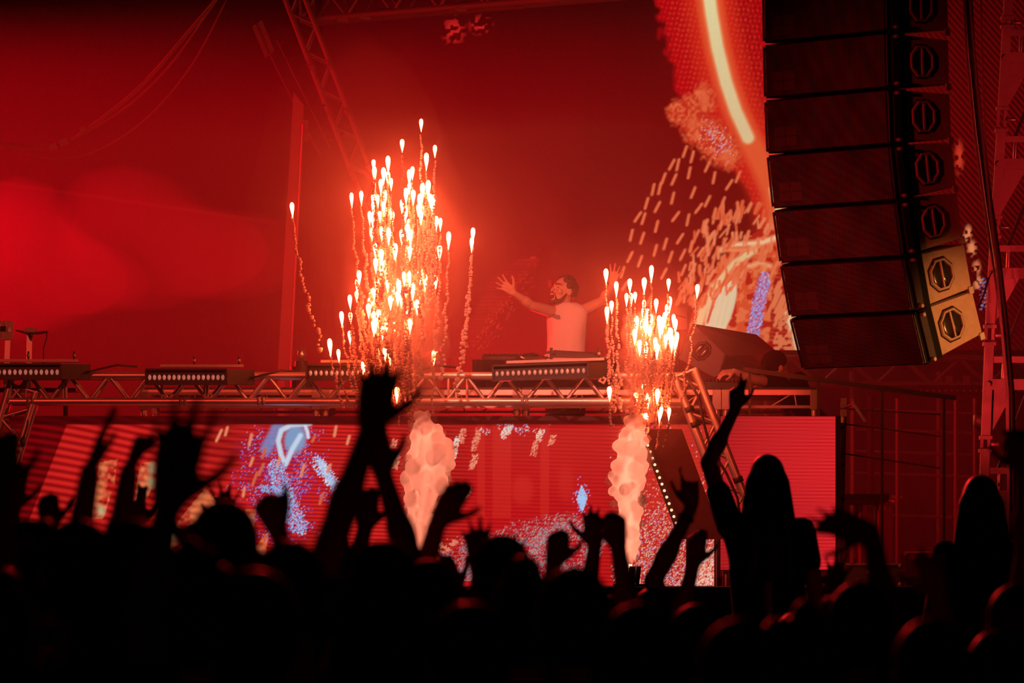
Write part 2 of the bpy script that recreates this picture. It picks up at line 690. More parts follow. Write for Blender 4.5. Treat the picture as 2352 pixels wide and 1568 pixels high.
# red field around the bright band, with a dot lattice
band = [(1622, -60), (1634, 30), (1648, 110), (1668, 190), (1690, 255), (1718, 316), (1750, 376), (1776, 436),
        (1788, 500), (1798, 570), (1806, 640), (1818, 705)]
dband = pic.dist(band)
edge = np.interp(Y, [-40, 100, 200, 285, 330, 420, 520, 560], [1488, 1520, 1543, 1552, 1590, 1700, 1745, 1770]) + (n2 - 0.5) * 26
red = np.clip((X - edge) / 16, 0, 1) * np.clip((1812 - X) / 30, 0, 1) * np.clip((585 - Y) / 30, 0, 1)
pic.mix(red, (0.42, 0.0, 0.008))
lattice = (np.sin(X * 2 * math.pi / 10.5 + Y * 0.16) > 0.1) * (np.sin(Y * 2 * math.pi / 12.0 - X * 0.05) > 0.0)
pic.mix(red * lattice * np.clip(1.25 - dband / 105, 0, 1) * 0.8, (0.72, 0.10, 0.04))
pic.mix(red * (1 - lattice) * np.clip(1.0 - dband / 120, 0, 1) * 0.45, (0.55, 0.02, 0.015))
right_of = np.clip((X - np.interp(Y, [p[1] for p in band], [p[0] for p in band]) - 45) / 20, 0, 1)
pic.mix(red * right_of * (np.sin(X * 2 * math.pi / 11 - Y * 0.13) > 0.2) * 0.5, (0.16, 0.0, 0.003))
pic.stroke(band, 96, (0.72, 0.05, 0.02), 46, 0.75)
pic.stroke(band, 52, (0.82, 0.20, 0.07), 20, 0.95)
core = band[:6]
pic.stroke(core, 30, (0.80, 0.66, 0.33), 9)
pic.mix((dband < 12) * (np.sin(X * 2 * math.pi / 8) > 0.4) * (Y < 312) * 0.35, (0.55, 0.68, 0.42))
pic.stroke([(1776, 436), (1786, 480), (1796, 560), (1804, 640)], 20, (0.85, 0.66, 0.32), 8)
# fiery cloud beside the band
n4 = pic.noise(5, 9)
cl = np.zeros_like(X)
for cx, cy, rx, ry in [(1556, 258, 26, 30), (1590, 262, 34, 46), (1618, 230, 26, 40), (1612, 300, 46, 42), (1645, 330, 44, 44), (1668, 355, 36, 36)]:
    cl = np.maximum(cl, np.clip((1.15 - np.hypot((X - cx) / rx, (Y - cy) / ry) + (n3 - 0.5) * 0.35) * 2.2, 0, 1))
pic.mix(cl * 0.9, (0.55, 0.06, 0.025))
pic.mix(cl * np.clip(n4 * 1.5 - 0.45 + (n2 - 0.5) * 0.8, 0, 1), (0.82, 0.28, 0.12))
for cx, cy, rx, ry in [(1616, 222, 13, 32), (1590, 282, 16, 18), (1672, 362, 22, 18)]:
    pic.mix(np.clip(1.2 - np.hypot((X - cx) / rx, (Y - cy) / ry), 0, 1) * 0.75, (0.82, 0.26, 0.11))
pic.speckle(np.clip(1.2 - np.hypot((X - 1640 - (Y - 312) * 0.5) / 34, (Y - 318) / 48), 0, 1), [(0.5, 0.32, 0.5), (0.85, 0.5, 0.38), (0.8, 0.3, 0.18)], 0.4, 21)
# lower figure of flames
fig = pic.inside([(1570, 806), (1590, 720), (1640, 620), (1690, 560), (1760, 520), (1850, 520), (1850, 806)])
tex = np.clip(n2 * 0.8 + n3 * 0.6 - 0.25, 0, 1)
pic.mix(fig * 0.95, (0.42, 0.025, 0.012))
pic.mix(fig * (n2 > 0.42) * 0.85, (0.72, 0.17, 0.06))
pic.mix(fig * (tex > 0.55) * 0.8, (0.82, 0.34, 0.15))
drk = pic.inside([(1765, 806), (1775, 650), (1800, 590), (1850, 600), (1850, 806)])
pic.mix(drk * (0.75 + 0.25 * np.sin(Y * 2 * math.pi / 9)), (0.28, 0.004, 0.008))
pic.mix(drk * pic.inside([(1770, 806), (1790, 735), (1850, 700), (1850, 806)]) * (n3 > 0.4) * 0.9, (0.8, 0.36, 0.18))
pic.ellipse(1655, 712, 28, 84, 19, (0.80, 0.72, 0.40))
pic.mix((np.hypot(((X - 1655) * math.cos(math.radians(19)) + (Y - 712) * math.sin(math.radians(19))) / 26,
                  (-(X - 1655) * math.sin(math.radians(19)) + (Y - 712) * math.cos(math.radians(19))) / 80) < 1)
        * (np.sin(X * 0.5 + Y * 0.12) > 0) * 0.5, (0.5, 0.7, 0.55))
pic.stroke([(1596, 775), (1612, 720), (1640, 660), (1688, 606), (1730, 575)], 20, (0.80, 0.62, 0.30), 8)
pic.stroke([(1625, 740), (1640, 690), (1672, 632), (1700, 610)], 5, (0.6, 0.05, 0.02), 4)
pic.stroke([(1655, 574), (1680, 562), (1715, 560), (1752, 556), (1815, 534)], 13, (0.95, 0.62, 0.34), 8)
pic.stroke([(1660, 574), (1700, 574), (1730, 572)], 9, (0.9, 0.45, 0.2), 6)
pic.stroke([(1696, 603), (1724, 611), (1745, 603), (1768, 610)], 11, (0.92, 0.52, 0.26), 8)
pic.stroke([(1757, 610), (1752, 640)], 9, (0.85, 0.45, 0.2), 6)
sp = np.clip((17 - pic.dist([(1757, 640), (1744, 690), (1730, 770)])) / 5, 0, 1)
pic.mix(sp * 0.8, (0.40, 0.10, 0.28))
pic.speckle(sp, [(0.15, 0.35, 0.8), (0.4, 0.55, 0.85), (0.7, 0.3, 0.5), (0.25, 0.2, 0.6)], 0.75, 22)
pic.stroke([(1808, 720), (1822, 760), (1836, 806)], 16, (0.85, 0.68, 0.4), 8)
# flying dashes
for x, y in [(1573, 348), (1590, 360), (1543, 378), (1557, 378), (1625, 382), (1524, 410), (1583, 397), (1548, 412), (1640, 408),
             (1695, 406), (1500, 435), (1515, 433), (1592, 442), (1675, 424), (1545, 455), (1485, 467), (1510, 475), (1605, 478),
             (1625, 462), (1660, 465), (1552, 497), (1580, 505), (1465, 498), (1478, 502), (1508, 520), (1450, 540), (1475, 547),
             (1562, 548), (1505, 575), (1447, 590), (1525, 628), (1470, 600), (1600, 540), (1615, 520), (1640, 500), (1650, 490),
             (1668, 500), (1690, 490), (1540, 590), (1568, 585), (1570, 620), (1430, 625), (1436, 655), (1490, 690), (1528, 560)]:
    pic.dash(x, y, 24, 6, 24 + random.uniform(-14, 14), (0.80, 0.30, 0.14))
for k in range(170):
    y = random.uniform(470, 700)
    lo = np.interp(y, [470, 540, 600, 700], [1640, 1590, 1560, 1550])
    hi = np.interp(y, [470, 560, 700], [1780, 1790, 1640])
    x = random.uniform(lo, hi)
    pic.dash(x, y, random.uniform(14, 26), random.uniform(4, 8), 18 + random.uniform(-25, 25),
             random.choice([(0.8, 0.3, 0.14), (0.74, 0.2, 0.08), (0.85, 0.42, 0.22)]))
for k in range(16):
    pic.dash(random.uniform(1770, 1830), random.uniform(600, 760), random.uniform(20, 44), 7, 25, (0.82, 0.36, 0.17))
# scattered lit flakes
for cx, cy, rx, ry in [(1042, 70, 26, 34), (1104, 58, 26, 22), (1222, 600, 12, 14), (1268, 652, 10, 12)]:
    m = np.clip(1.4 - np.hypot((X - cx) / rx, (Y - cy) / ry) * 1.1, 0, 1) * (pic.noise(8, int(cx)) > 0.58)
    pic.mix(m, (0.5, 0.02, 0.02))
# lined slant on the lower half, behind the performer
sl = pic.inside([(1085, 806), (1062, 762), (1130, 640), (1190, 596), (1245, 590), (1190, 660)])
pic.mix(sl * (np.sin(Y * 2 * math.pi / 8.5) > -0.2) * 0.7, (0.20, 0.012, 0.008))
pic.speckle(np.clip((26 - pic.dist([(1100, 806), (1150, 720), (1205, 650)])) / 12, 0, 1), [(0.34, 0.06, 0.03), (0.22, 0.02, 0.012)], 0.16, 23)
ln = pic.inside([(1225, 806), (1225, 640), (1290, 600), (1420, 590), (1420, 806)])
pic.mix(ln * (np.sin(Y * 2 * math.pi / 9) > 0.1) * 0.35, (0.10, 0.004, 0.004))
# the far side: slanting stripes and small flakes
st = np.clip((X - 2000) / 60, 0, 1)
stripe = 0.5 + 0.5 * np.sin((X - Y * 0.86) * 2 * math.pi / 14.0)
pic.mix(st, (0.0, 0.0, 0.0))
pic.c += st[..., None] * (stripe ** 1.5 * (0.55 + 0.7 * np.clip((420 - np.abs(Y - 330)) / 420, 0, 1)))[..., None] * np.array((0.17, 0.0, 0.003))
for cx, cy, rx, ry, cc in [(2203, 362, 9, 32, (0.6, 0.06, 0.03)), (2224, 534, 7, 14, (0.85, 0.4, 0.2)), (2232, 570, 9, 15, (0.85, 0.4, 0.2)),
                           (2243, 614, 8, 14, (0.8, 0.3, 0.15)), (2247, 650, 9, 15, (0.85, 0.4, 0.2)), (2218, 545, 6, 8, (0.85, 0.4, 0.2))]:
    m = np.clip(1.5 - np.hypot((X - cx) / rx, (Y - cy) / ry), 0, 1) * (pic.noise(7, int(cy)) > 0.4)
    pic.mix(m, cc)
pic.speckle(pic.inside([(2250, 640), (2310, 640), (2310, 712), (2250, 712)]) * (np.sin(Y * 0.7) > 0), [(0.05, 0.12, 0.4), (0.5, 0.1, 0.15), (0.2, 0.25, 0.5)], 0.5, 24)

keep = np.clip((pic.c[..., 1] - 0.42) / 0.2, 0, 1) + np.clip((pic.c[..., 2] - pic.c[..., 0] * 0.5) / 0.1, 0, 1)
keep = np.clip(keep, 0, 1)
pic.c[..., 1] *= 0.60 + 0.40 * keep
pic.c[..., 2] *= 0.48 + 0.52 * keep
pic.c *= 1.15
rw = thing('led_wall', 'huge LED wall behind the booth showing a glowing band, flames and flying dashes', 'screen', P(1500, 806, YR) - V((0, 0, 0.02)))
pic.tile('display', YR, rw, 0, pic.w - 1, 0, pic.h - 1)
b = MB()
b.box((P(742, 0, YR) + P(2430, 0, YR)) / 2 + V((0, 0.09, -0)), (P(2430, 0, YR) - P(742, 0, YR)) / 2, (0, 0.07, 0), (0, 0, 0.001))
bb = MB().box((P(742, -40, YR) + P(2430, 806, YR)) / 2 + V((0, 0.09, 0)), ((P(2430, 0, YR) - P(742, 0, YR)) / 2).to_tuple(), (0, 0.07, 0), (0, 0, 423 * YR / F))
bb.build('housing', 'black', rw)
MB().box((P(742, 812, YR) + P(2430, 812, YR)) / 2, (P(2430, 0, YR) - P(742, 0, YR)) / 2, (0, 0.12, 0), (0, 0, 0.028)).build('bottom_frame', 'black_metal', rw)

# ================================================================== LED wall under the booth
pf = Picture(20, 1640, 955, 1345, 2.5)
X, Y = pf.X, pf.Y
n1, n2, n3 = pf.noise(70, 31), pf.noise(18, 32), pf.noise(7, 33)
rowL = 0.5 + 0.5 * np.sin((Y - X * 0.17 + 5 * np.sin(X / 90)) * 2 * math.pi / 17.5)
rowF = 0.5 + 0.5 * np.sin((Y - X * 0.03) * 2 * math.pi / 9.0)
mixr = np.clip((X - 470) / 160, 0, 1)
row = rowL * (1 - mixr) + rowF * mixr
base = np.stack([0.30 + 0.42 * row, 0.002 + 0.026 * row, 0.006 + 0.016 * row], -1)
base *= (0.62 + 0.42 * n1)[..., None]
pf.c[:] = base
mid = np.clip((X - 1040) / 60, 0, 1) * np.clip((1420 - X) / 40, 0, 1)
pf.mix(mid * 0.8, (0.46, 0.0, 0.008))
pf.mix(mid * rowF * 0.45, (0.58, 0.02, 0.016))
for x0, x1 in ((1130, 1175), (1095, 1115), (1240, 1262)):
    pf.mix(((X > x0) & (X < x1)) * 0.35 * (Y < 1190), (0.66, 0.04, 0.025))
pf.ellipse(1200, 1125, 24, 32, 0, (0.60, 0.03, 0.02), 0.6, 0.6)
pf.ellipse(1300, 1110, 16, 40, 0, (0.58, 0.03, 0.02), 0.7, 0.4)
# bright lower patches
for poly in ([(222, 1062), (268, 1054), (268, 1110), (240, 1190), (214, 1192)], [(316, 1062), (352, 1060), (355, 1120), (330, 1166), (305, 1150)],
             [(392, 1215), (432, 1160), (470, 1122), (505, 1150), (500, 1190), (420, 1240), (392, 1262)], [(560, 1170), (585, 1168), (580, 1230), (562, 1225)],
             [(585, 1250), (615, 1215), (612, 1290), (560, 1300)]):
    pf.mix(pf.inside([(a_ + 6 * math.sin(b_ * 0.7), b_) for a_, b_ in poly]) * np.clip(n2 * 1.6 - 0.1 + (n3 - .5), 0, 1) * (0.55 + 0.45 * rowL), (0.80, 0.30, 0.11))
for x, y in ((350, 1075), (348, 1108), (232, 1172), (396, 1228)):
    pf.ellipse(x, y, 9, 12, 0, (0.42, 0.56, 0.30), 1.2, 0.75)
# slanting dim side and dark top margin
slant = np.clip((np.interp(Y, [955, 975, 1200, 1345], [163, 155, 66, 10]) - X) / 3, 0, 1)
pf.mix(slant, (0.0, 0.0, 0.0))
pf.c += slant[..., None] * (0.06 + 0.16 * rowL ** 1.5)[..., None] * np.array((1, 0.0, 0.02))
# purple and blue figure
pur = np.clip(1.3 - np.hypot((X - 650) / 85, (Y - 1090) / 125) + (n2 - 0.5), 0, 1)
pf.mix(pur * (rowF < 0.5) * 0.7, (0.20, 0.012, 0.16))
pf.speckle(pur * (n2 > 0.45), [(0.12, 0.2, 0.6), (0.3, 0.05, 0.4), (0.5, 0.25, 0.4)], 0.30, 41)
pf.stroke([(612, 1030), (628, 1000), (640, 975)], 26, (0.14, 0.25, 0.52), 10, 0.8)
pf.ellipse(678, 1008, 24, 32, 10, (0.18, 0.33, 0.56), 0.5)
pf.stroke([(712, 972), (668, 976), (646, 988), (639, 1012), (646, 1045), (656, 1066), (672, 1030), (690, 1000)], 11, (0.55, 0.66, 0.80), 5)
pf.stroke([(700, 975), (706, 990), (708, 1004)], 7, (0.66, 0.74, 0.9), 4)
tail = np.clip((24 - pf.dist([(634, 1075), (645, 1110), (665, 1160), (686, 1210)])) / 8, 0, 1)
pf.speckle(tail, [(0.25, 0.45, 0.8), (0.4, 0.6, 0.85), (0.5, 0.1, 0.3), (0.2, 0.3, 0.65)], 0.75, 42)
pf.speckle(np.clip((11 - pf.dist([(600, 1120), (640, 1128)])) / 5, 0, 1), [(0.2, 0.45, 0.8)], 0.6, 43)
pf.stroke([(736, 1062), (748, 1085), (764, 1110)], 15, (0.48, 0.58, 0.8), 6)
pf.speckle(np.clip((18 - pf.dist([(728, 1060), (768, 1115)])) / 6, 0, 1), [(0.2, 0.4, 0.8), (0.7, 0.75, 0.9)], 0.4, 44)
for x, y, L in [(503, 1000, 30), (520, 990, 20), (575, 1010, 28), (600, 1078, 30), (578, 1060, 20), (770, 990, 24), (695, 1080, 30), (606, 1040, 24),
                (738, 1145, 26), (560, 1130, 20), (585, 1100, 34), (640, 1060, 18), (755, 1075, 20), (720, 1008, 14), (800, 1010, 20)]:
    pf.dash(x, y, L * 0.9, 6, 18 + (x % 7 - 3) * 2.5, (0.78, 0.36, 0.18) if (int(x) % 3) else (0.62, 0.18, 0.09))
# falling light streaks
for x, y, L, c in [(1045, 1030, 64, 0), (1094, 1010, 56, 1), (1088, 1060, 40, 1), (1075, 1130, 26, 1), (1160, 995, 30, 0), (1168, 985, 22, 0), (1240, 1000, 34, 0), (1228, 1030, 40, 1),
                   (1062, 1000, 40, 1), (910, 1060, 40, 1), (905, 1020, 26, 1), (1268, 1010, 30, 1)]:
    m = np.clip((L / 2 - np.abs(Y - y)) / 6, 0, 1) * np.clip((9 - np.abs(X - x + (Y - y) * 0.25)) / 4, 0, 1)
    pf.speckle(m, [(0.85, 0.62, 0.45), (0.8, 0.4, 0.22), (0.7, 0.7, 0.75)] if c == 0 else [(0.82, 0.42, 0.25), (0.7, 0.2, 0.12)], 0.85, int(x + y))
pf.speckle(np.clip((1002 - Y) / 26, 0, 1) * (X > 1100) * (X < 1290) * (n2 > 0.5), [(0.6, 0.6, 0.65), (0.8, 0.45, 0.3), (0.35, 0.3, 0.55)], 0.5, 45)
# pale glittering band
gb = pf.inside([(1005, 1262), (1040, 1232), (1090, 1206), (1160, 1188), (1250, 1182), (1330, 1170), (1420, 1166), (1400, 1240), (1350, 1325), (1040, 1335), (1018, 1290)])
gb = np.clip(gb * (0.1 + n2 * 1.0 + (n3 - 0.5) * 0.5) * np.clip((Y - 1165 - 70 * np.abs(X - 1290) / 260) / 40, 0, 1), 0, 1)
pf.speckle(gb, [(0.40, 0.26, 0.26), (0.52, 0.36, 0.33), (0.26, 0.27, 0.34), (0.62, 0.12, 0.09), (0.40, 0.12, 0.18), (0.48, 0.03, 0.03)], 0.9, 46)
pf.mix(gb * (rowF > 0.55) * 0.35, (0.24, 0.26, 0.32))
pf.mix(pf.inside([(1000, 1252), (1040, 1230), (1066, 1240), (1050, 1262), (1015, 1268)]) * 0.9 * (n3 > 0.45), (0.82, 0.34, 0.17))
# small blue lozenge
pf.mix(pf.inside([(1336, 1112), (1350, 1142), (1338, 1178), (1324, 1146)]), (0.36, 0.58, 0.86))
pf.speckle(np.clip(1.3 - np.hypot((X - 1337) / 18, (Y - 1145) / 40), 0, 1), [(0.3, 0.3, 0.75)], 0.2, 47)
# glitter at the far end
gl = np.clip((X - 1400) / 50, 0, 1)
pf.mix(gl * 0.6, (0.66, 0.05, 0.03))
pf.speckle(gl * np.clip((Y - 1060) / 240, 0.05, 1), [(0.85, 0.5, 0.3), (0.8, 0.35, 0.2), (0.7, 0.55, 0.5), (0.3, 0.01, 0.02), (0.4, 0.2, 0.4)], 0.5, 48)
pf.speckle(np.clip((X - 1590) / 10, 0, 1) * (Y > 1255), [(0.85, 0.6, 0.5), (0.9, 0.4, 0.25)], 0.6, 49)
pf.mix(np.clip((976 - Y) / 2, 0, 1), (0.0, 0.0, 0.0))
pf.c += (np.clip((976 - Y) / 2, 0, 1) * (0.035 + 0.04 * rowL))[..., None] * np.array((1, 0.0, 0.02))

keep = np.clip((pf.c[..., 1] - 0.40) / 0.2, 0, 1) + np.clip((pf.c[..., 2] - pf.c[..., 0] * 0.5) / 0.1, 0, 1)
keep = np.clip(keep, 0, 1)
pf.c[..., 1] *= 0.66 + 0.34 * keep
pf.c[..., 2] *= 0.66 + 0.34 * keep
fw = thing('led_wall', 'low LED wall under the booth truss showing red lines and a blue figure', 'screen', P(830, 1345, YL))
ncol, nrow = 16, 2
ci = np.linspace(0, pf.w - 1, ncol + 1).round().astype(int)
ri = np.linspace(0, pf.h - 1, nrow + 1).round().astype(int)
for i in range(ncol):
    for j in range(nrow):
        pf.tile('screen_panel', YL, fw, ci[i], ci[i + 1], ri[j], ri[j + 1], lift=random.uniform(0, 0.002))
bb = MB().box((P(20, 955, YL) + P(1640, 1345, YL)) / 2 + V((0, 0.06, 0)), (P(1640, 0, YL) - P(20, 0, YL)) / 2, (0, 0.05, 0), (0, 0, 195 * YL / F))
bb.build('housing', 'black', fw)
for x in np.linspace(40, 1620, 12):
    rod('foot', P(x, 1344, YL) + V((0, 0.06, 0)), V((P(x, 0, YL).x, YL + 0.06, STAGE)), 0.02, 'black_metal', fw)

# screen at the side, plain red
YS = 43.08
ps = Picture(1655, 1920, 956, 1310, 4.0)
X, Y = ps.X, ps.Y
row = 0.5 + 0.5 * np.sin((Y - X * 0.02) * 2 * math.pi / 8.6)
ps.c[:] = np.stack([0.44 + 0.14 * row, 0.004 + 0.016 * row, 0.010 + 0.012 * row], -1) * (0.82 + 0.36 * ps.noise(120, 61))[..., None]
ps.c *= (0.8 + 0.3 * np.clip((X - 1655) / 265, 0, 1))[..., None]
sw = thing('led_screen', 'plain red LED screen beside the silver pole, behind the rider with long hair', 'screen', P(1790, 1310, YS))
ci = np.linspace(0, ps.w - 1, 3).round().astype(int)
ri = np.linspace(0, ps.h - 1, 3).round().astype(int)
for i in range(2):
    for j in range(2):
        ps.tile('screen_panel', YS, sw, ci[i], ci[i + 1], ri[j], ri[j + 1])
MB().box((P(1655, 956, YS) + P(1924, 1310, YS)) / 2 + V((0.012, 0.06, 0)), (P(1924, 0, YS) - P(1655, 0, YS)) / 2, (0, 0.05, 0), (0, 0, 178 * YS / F)).build('housing', 'black', sw)
MB().box(P(1926, 1133, YS) + V((0, 0.05, 0)), (0.016, 0, 0), (0, 0.07, 0), (0, 0, 178 * YS / F)).build('edge_frame', 'black_metal', sw)
for x in (1690, 1880):
    rod('foot', P(x, 1308, YS) + V((0, 0.06, 0)), V((P(x, 0, YS).x, YS + 0.06, STAGE)), 0.025, 'black_metal', sw)

# leaning board with a row of bulbs between LED wall and truss leg
YB = 42.7
lb = thing('leaning_board', 'dark red leaning board edged by a row of small glowing bulbs', 'board', P(1600, 1330, YB))
poly = [P(1478, 985, YB), P(1566, 985, YB), P(1660, 1238, YB), P(1570, 1238, YB)]
MB().prism(poly, (0, 0.04, 0)).build('panel', 'board_dark', lb)
MB().beam(P(1474, 985, YB - 0.02), P(1567, 1238, YB - 0.02), 0.05, 0.03, (0, 1, 0)).build('edge_strip', 'black_metal', lb)
for x in (1580, 1650):
    rod('leg', V((P(x, 0, YB).x, YB + 0.02, STAGE)), P(x, 1236, YB + 0.02), 0.014, 'black_metal', lb)
bulb = None
for k in range(17):
    t = (k + 0.5) / 17
    p = P(1474 + t * 93, 985 + t * 253, YB - 0.06)
    if bulb is None:
        bulb = MB().ball(p, 0.011, 8, 5).build('bulb', 'bulb', lb, True, p)
    else:
        o = bulb.copy()
        o.location = p - world_loc(lb)
        col.objects.link(o)

# ================================================================== booth truss
bt = thing('booth_truss', 'silver box truss running along the front of the booth below the performer', 'truss', P(60, 925, YT))
zc = (P(0, 862, YT).z + P(0, 921, YT).z) / 2
hh = (921 - 862) * YT / F
xa, xb = P(22, 0, YT).x, P(1572, 0, YT).x
truss(bt, (xa, YT + 0.14, zc), (xb, YT + 0.14, zc), (0, 0, 1), (0, 1, 0), 0.28, hh, 0.027, 0.0135, 0.292, 'alu', 'frbu')
for px in (60, 145, 152, 372, 470, 477, 950, 1030, 1048, 1073):
    rod('upright', (P(px, 0, YT).x, YT, zc - hh / 2), (P(px, 0, YT).x, YT, zc + hh / 2), 0.012, 'alu', bt, 'thin')
for px in (70, 420, 600, 1205):
    for k in (-1, 1):
        c = V((P(px + 5 * k, 0, YT).x, YT, zc - hh / 2))
        rod('coupler', c - V((0.012, 0, 0)), c + V((0.012, 0, 0)), 0.034, 'alu_dull', bt)
lt = thing('leaning_truss', 'silver truss leg leaning outward at the far corner of the booth truss', 'truss', V((P(-70, 0, YT).x, YT + 0.14, STAGE)))
truss(lt, V((P(52, 0, YT).x, YT + 0.14, zc)), V((P(-84, 0, YT).x, YT + 0.14, STAGE)), (1, 0, 0), (0, 1, 0), 0.28, 0.2, 0.026, 0.012, 0.28, 'alu', 'frbu')
for fr in (0.28, 0.31):
    p = V((P(52, 0, YT).x, YT, zc)).lerp(V((P(-84, 0, YT).x, YT, STAGE)), fr) + V((0.1, 0, 0))
    d = V((P(-84, 0, YT).x - P(52, 0, YT).x, 0, STAGE - zc)).normalized()
    rod('coupler', p - d * 0.025, p + d * 0.025, 0.034, 'alu_dull', lt)
rt = thing('leaning_truss', 'silver truss leg leaning down beside the bulb-edged board and the side screen', 'truss', V((P(1775, 0, YT).x, YT - 0.1, STAGE)))
A, B = P(1572, 858, YT) + V((0, -0.02, 0)), V((P(1764, 0, YT).x, YT - 0.02, STAGE))
truss(rt, A, B, (1, 0, 0), (0, 1, 0), 0.22, 0.16, 0.029, 0.012, 0.3, 'alu', 'frbu')
d = (B - A).normalized()
for fr, off in ((0.17, -0.075), (0.24, -0.075), (0.42, -0.075), (0.30, 0.085), (0.5, 0.085)):
    p = A.lerp(B, fr) + V((off, -0.11, 0))
    rod('coupler', p - d * 0.022, p + d * 0.022, 0.038, 'black_metal', rt)
pts = [A + d * (0.2 * k) + V((0.03 * math.sin(k * 1.7), -0.13 + 0.02 * math.cos(k * 2), 0.0)) for k in range(9)]
MB().sweep(pts, 0.011, 6).build('taped_cable', 'rubber', rt, True)

# hanging connector at the far corner
hc = thing('cable_connector', 'small black connector hanging from the leaning truss leg', 'connector', P(53, 1005, YT - 0.05))
MB().sweep([P(62, 945, YT), P(64, 975, YT - 0.03), P(58, 995, YT - 0.05), P(54, 1005, YT - 0.05)], 0.007, 6).build('cable', 'rubber', hc, True)
MB().sweep([P(54, 1003, YT - 0.05), P(53, 1010, YT - 0.05), P(53, 1020, YT - 0.05), P(54, 1026, YT - 0.05)], [0.012, 0.021, 0.021, 0.01], 8).build('plug', 'rubber', hc, True)

# ================================================================== booth decks (aluminium platforms)


def deck(x0, x1, label, legs=True):
    t = thing('stage_deck', label, 'platform', V(((P(x0, 0, YD).x + P(x1, 0, YD).x) / 2, YD, STAGE)), 'booth platform decks')
    a, b_ = P(x0, 0, YD).x, P(x1, 0, YD).x
    zt, zr, zl = P(0, 893, YD).z, P(0, 901, YD).z, P(0, 934, YD).z
    MB().box(((a + b_) / 2, YD + 0.75, zt), ((b_ - a) / 2 - 0.004, 0, 0), (0, 0.75, 0), (0, 0, 0.012)).build('deck_top', 'wood_deck', t)
    for y in (YD, YD + 1.47):
        rod('rail', (a, y, zr), (b_, y, zr), 0.04, 'alu', t, 'bar')
        rod('lower_rail', (a, y, zl), (b_, y, zl), 0.022, 'alu_dull', t, 'bar')
        n = max(2, round((b_ - a) / 0.3))
        s = (b_ - a) / n
        for k in range(n):
            rod('brace', (a + k * s, y, zl), (a + (k + 0.5) * s, y, zr), 0.007, 'alu', t, 'thin')
            if k % 2:
                rod('brace', (a + (k + 0.5) * s, y, zr), (a + (k + 0.55) * s, y, zl), 0.007, 'alu', t, 'thin')
    for x in (a + 0.03, b_ - 0.03):
        for y in (YD + 0.01, YD + 1.46):
            rod('leg', (x, y, STAGE), (x, y, zr), 0.026, 'alu', t)
            MB().box((x, y - 0.005, (zr + zl) / 2), (0.032, 0, 0), (0, 0.032, 0), (0, 0, (zr - zl) / 2 + 0.02)).build('corner_socket', 'alu_dull', t)
    return t


deck(322, 735, 'aluminium-edged platform deck of the booth nearest the leaning corner leg')
deck(738, 1196, 'aluminium-edged platform deck of the booth behind the taller spark fountain')
deck(1199, 1655, 'aluminium-edged platform deck of the booth under the performer and shorter fountain')
deck(1658, 1880, 'aluminium-edged platform deck of the booth where the technician works')

RISER = 2.27
t = thing('riser', 'low black riser behind the booth decks where the performer and technician stand', 'platform', V((P(1480, 0, 46).x, 46, STAGE)))
MB().box((P(1480, 0, 46).x, 46.1, RISER - 0.03), (1.9, 0, 0), (0, 1.25, 0), (0, 0, 0.03)).build('riser_top', 'wood_deck', t)
for x in (-1.8, 0, 1.8):
    for y in (44.95, 47.25):
        rod('leg', (P(1480, 0, 46).x + x, y, STAGE), (P(1480, 0, 46).x + x, y, RISER - 0.05), 0.03, 'alu_dull', t)

# ================================================================== LED battens on the truss


def batten(x0, x1, yl, yr, label, ncell, rear=True):
    Yb = YT - 0.2
    t = thing('led_batten', label, 'stage light', P((x0 + x1) / 2, yl + 36, Yb), 'LED battens on the booth truss')
    h = 34
    c = [P(x0, yl + h, Yb), P(x1, yr + h, Yb), P(x1, yr, Yb), P(x0, yl, Yb)]
    e = V((0, 0.09, 0))
    # tray: back plate and four rims
    MB().prism([p + V((0, 0.03, 0)) for p in c], e).build('housing', 'black_metal', t)
    for i in range(4):
        p, q = c[i], c[(i + 1) % 4]
        MB().beam(p, q, 0.05, 0.013, (0, 0, 1) if i % 2 == 0 else (1, 0, 0)).build('rim', 'black_metal', t)
    lens = None
    for k in range(ncell):
        f = (k + 0.75) / (ncell + 0.5)
        p = (c[0].lerp(c[1], f) * 0.5 + c[3].lerp(c[2], f) * 0.5) + V((0, 0.02, -0.004))
        if lens is None:
            m = MB()
            m.ellipsoid(p, (0.0125, 0, 0), (0, 0.016, 0), (0, 0, 0.021), 10, 6)
            lens = m.build('lens', 'cell', t, True, p)
        else:
            o = lens.copy()
            o.location = p - world_loc(t)
            col.objects.link(o)
    # end bracket and yoke
    pr = c[1]
    MB().prism([pr, pr + V((0.2, 0.14, 0.0)), pr + V((0.2, 0.14, 0.115)), pr + V((0.0, 0, 0.11))], (0, 0.1, 0)).build('end_box', 'black', t)
    MB().beam(c[3] + V((0.1, 0.12, 0.03)), c[2] + V((0.12, 0.16, 0.03)), 0.12, 0.02).build('top_plate', 'alu_dull', t)
    for f in (0.42, 0.98):
        q = c[3].lerp(c[2], f) + V((0.1, 0.13, 0.04))
        rod('bolt', q, q + V((0, 0, 0.06)), 0.008, 'black_metal', t, 'thin')
        MB().ball(q + V((0, 0, 0.03)), 0.014, 8, 5).build('wing_nut', 'alu_dull', t, True)
    pts = [pr + V((0.18, 0.1, 0.05)), pr + V((0.28, 0.15, 0.08)), pr + V((0.4, 0.2, 0.11)), pr + V((0.55, 0.25, 0.1))]
    MB().sweep(pts, 0.008, 6).build('cable', 'rubber', t, True)
    return t


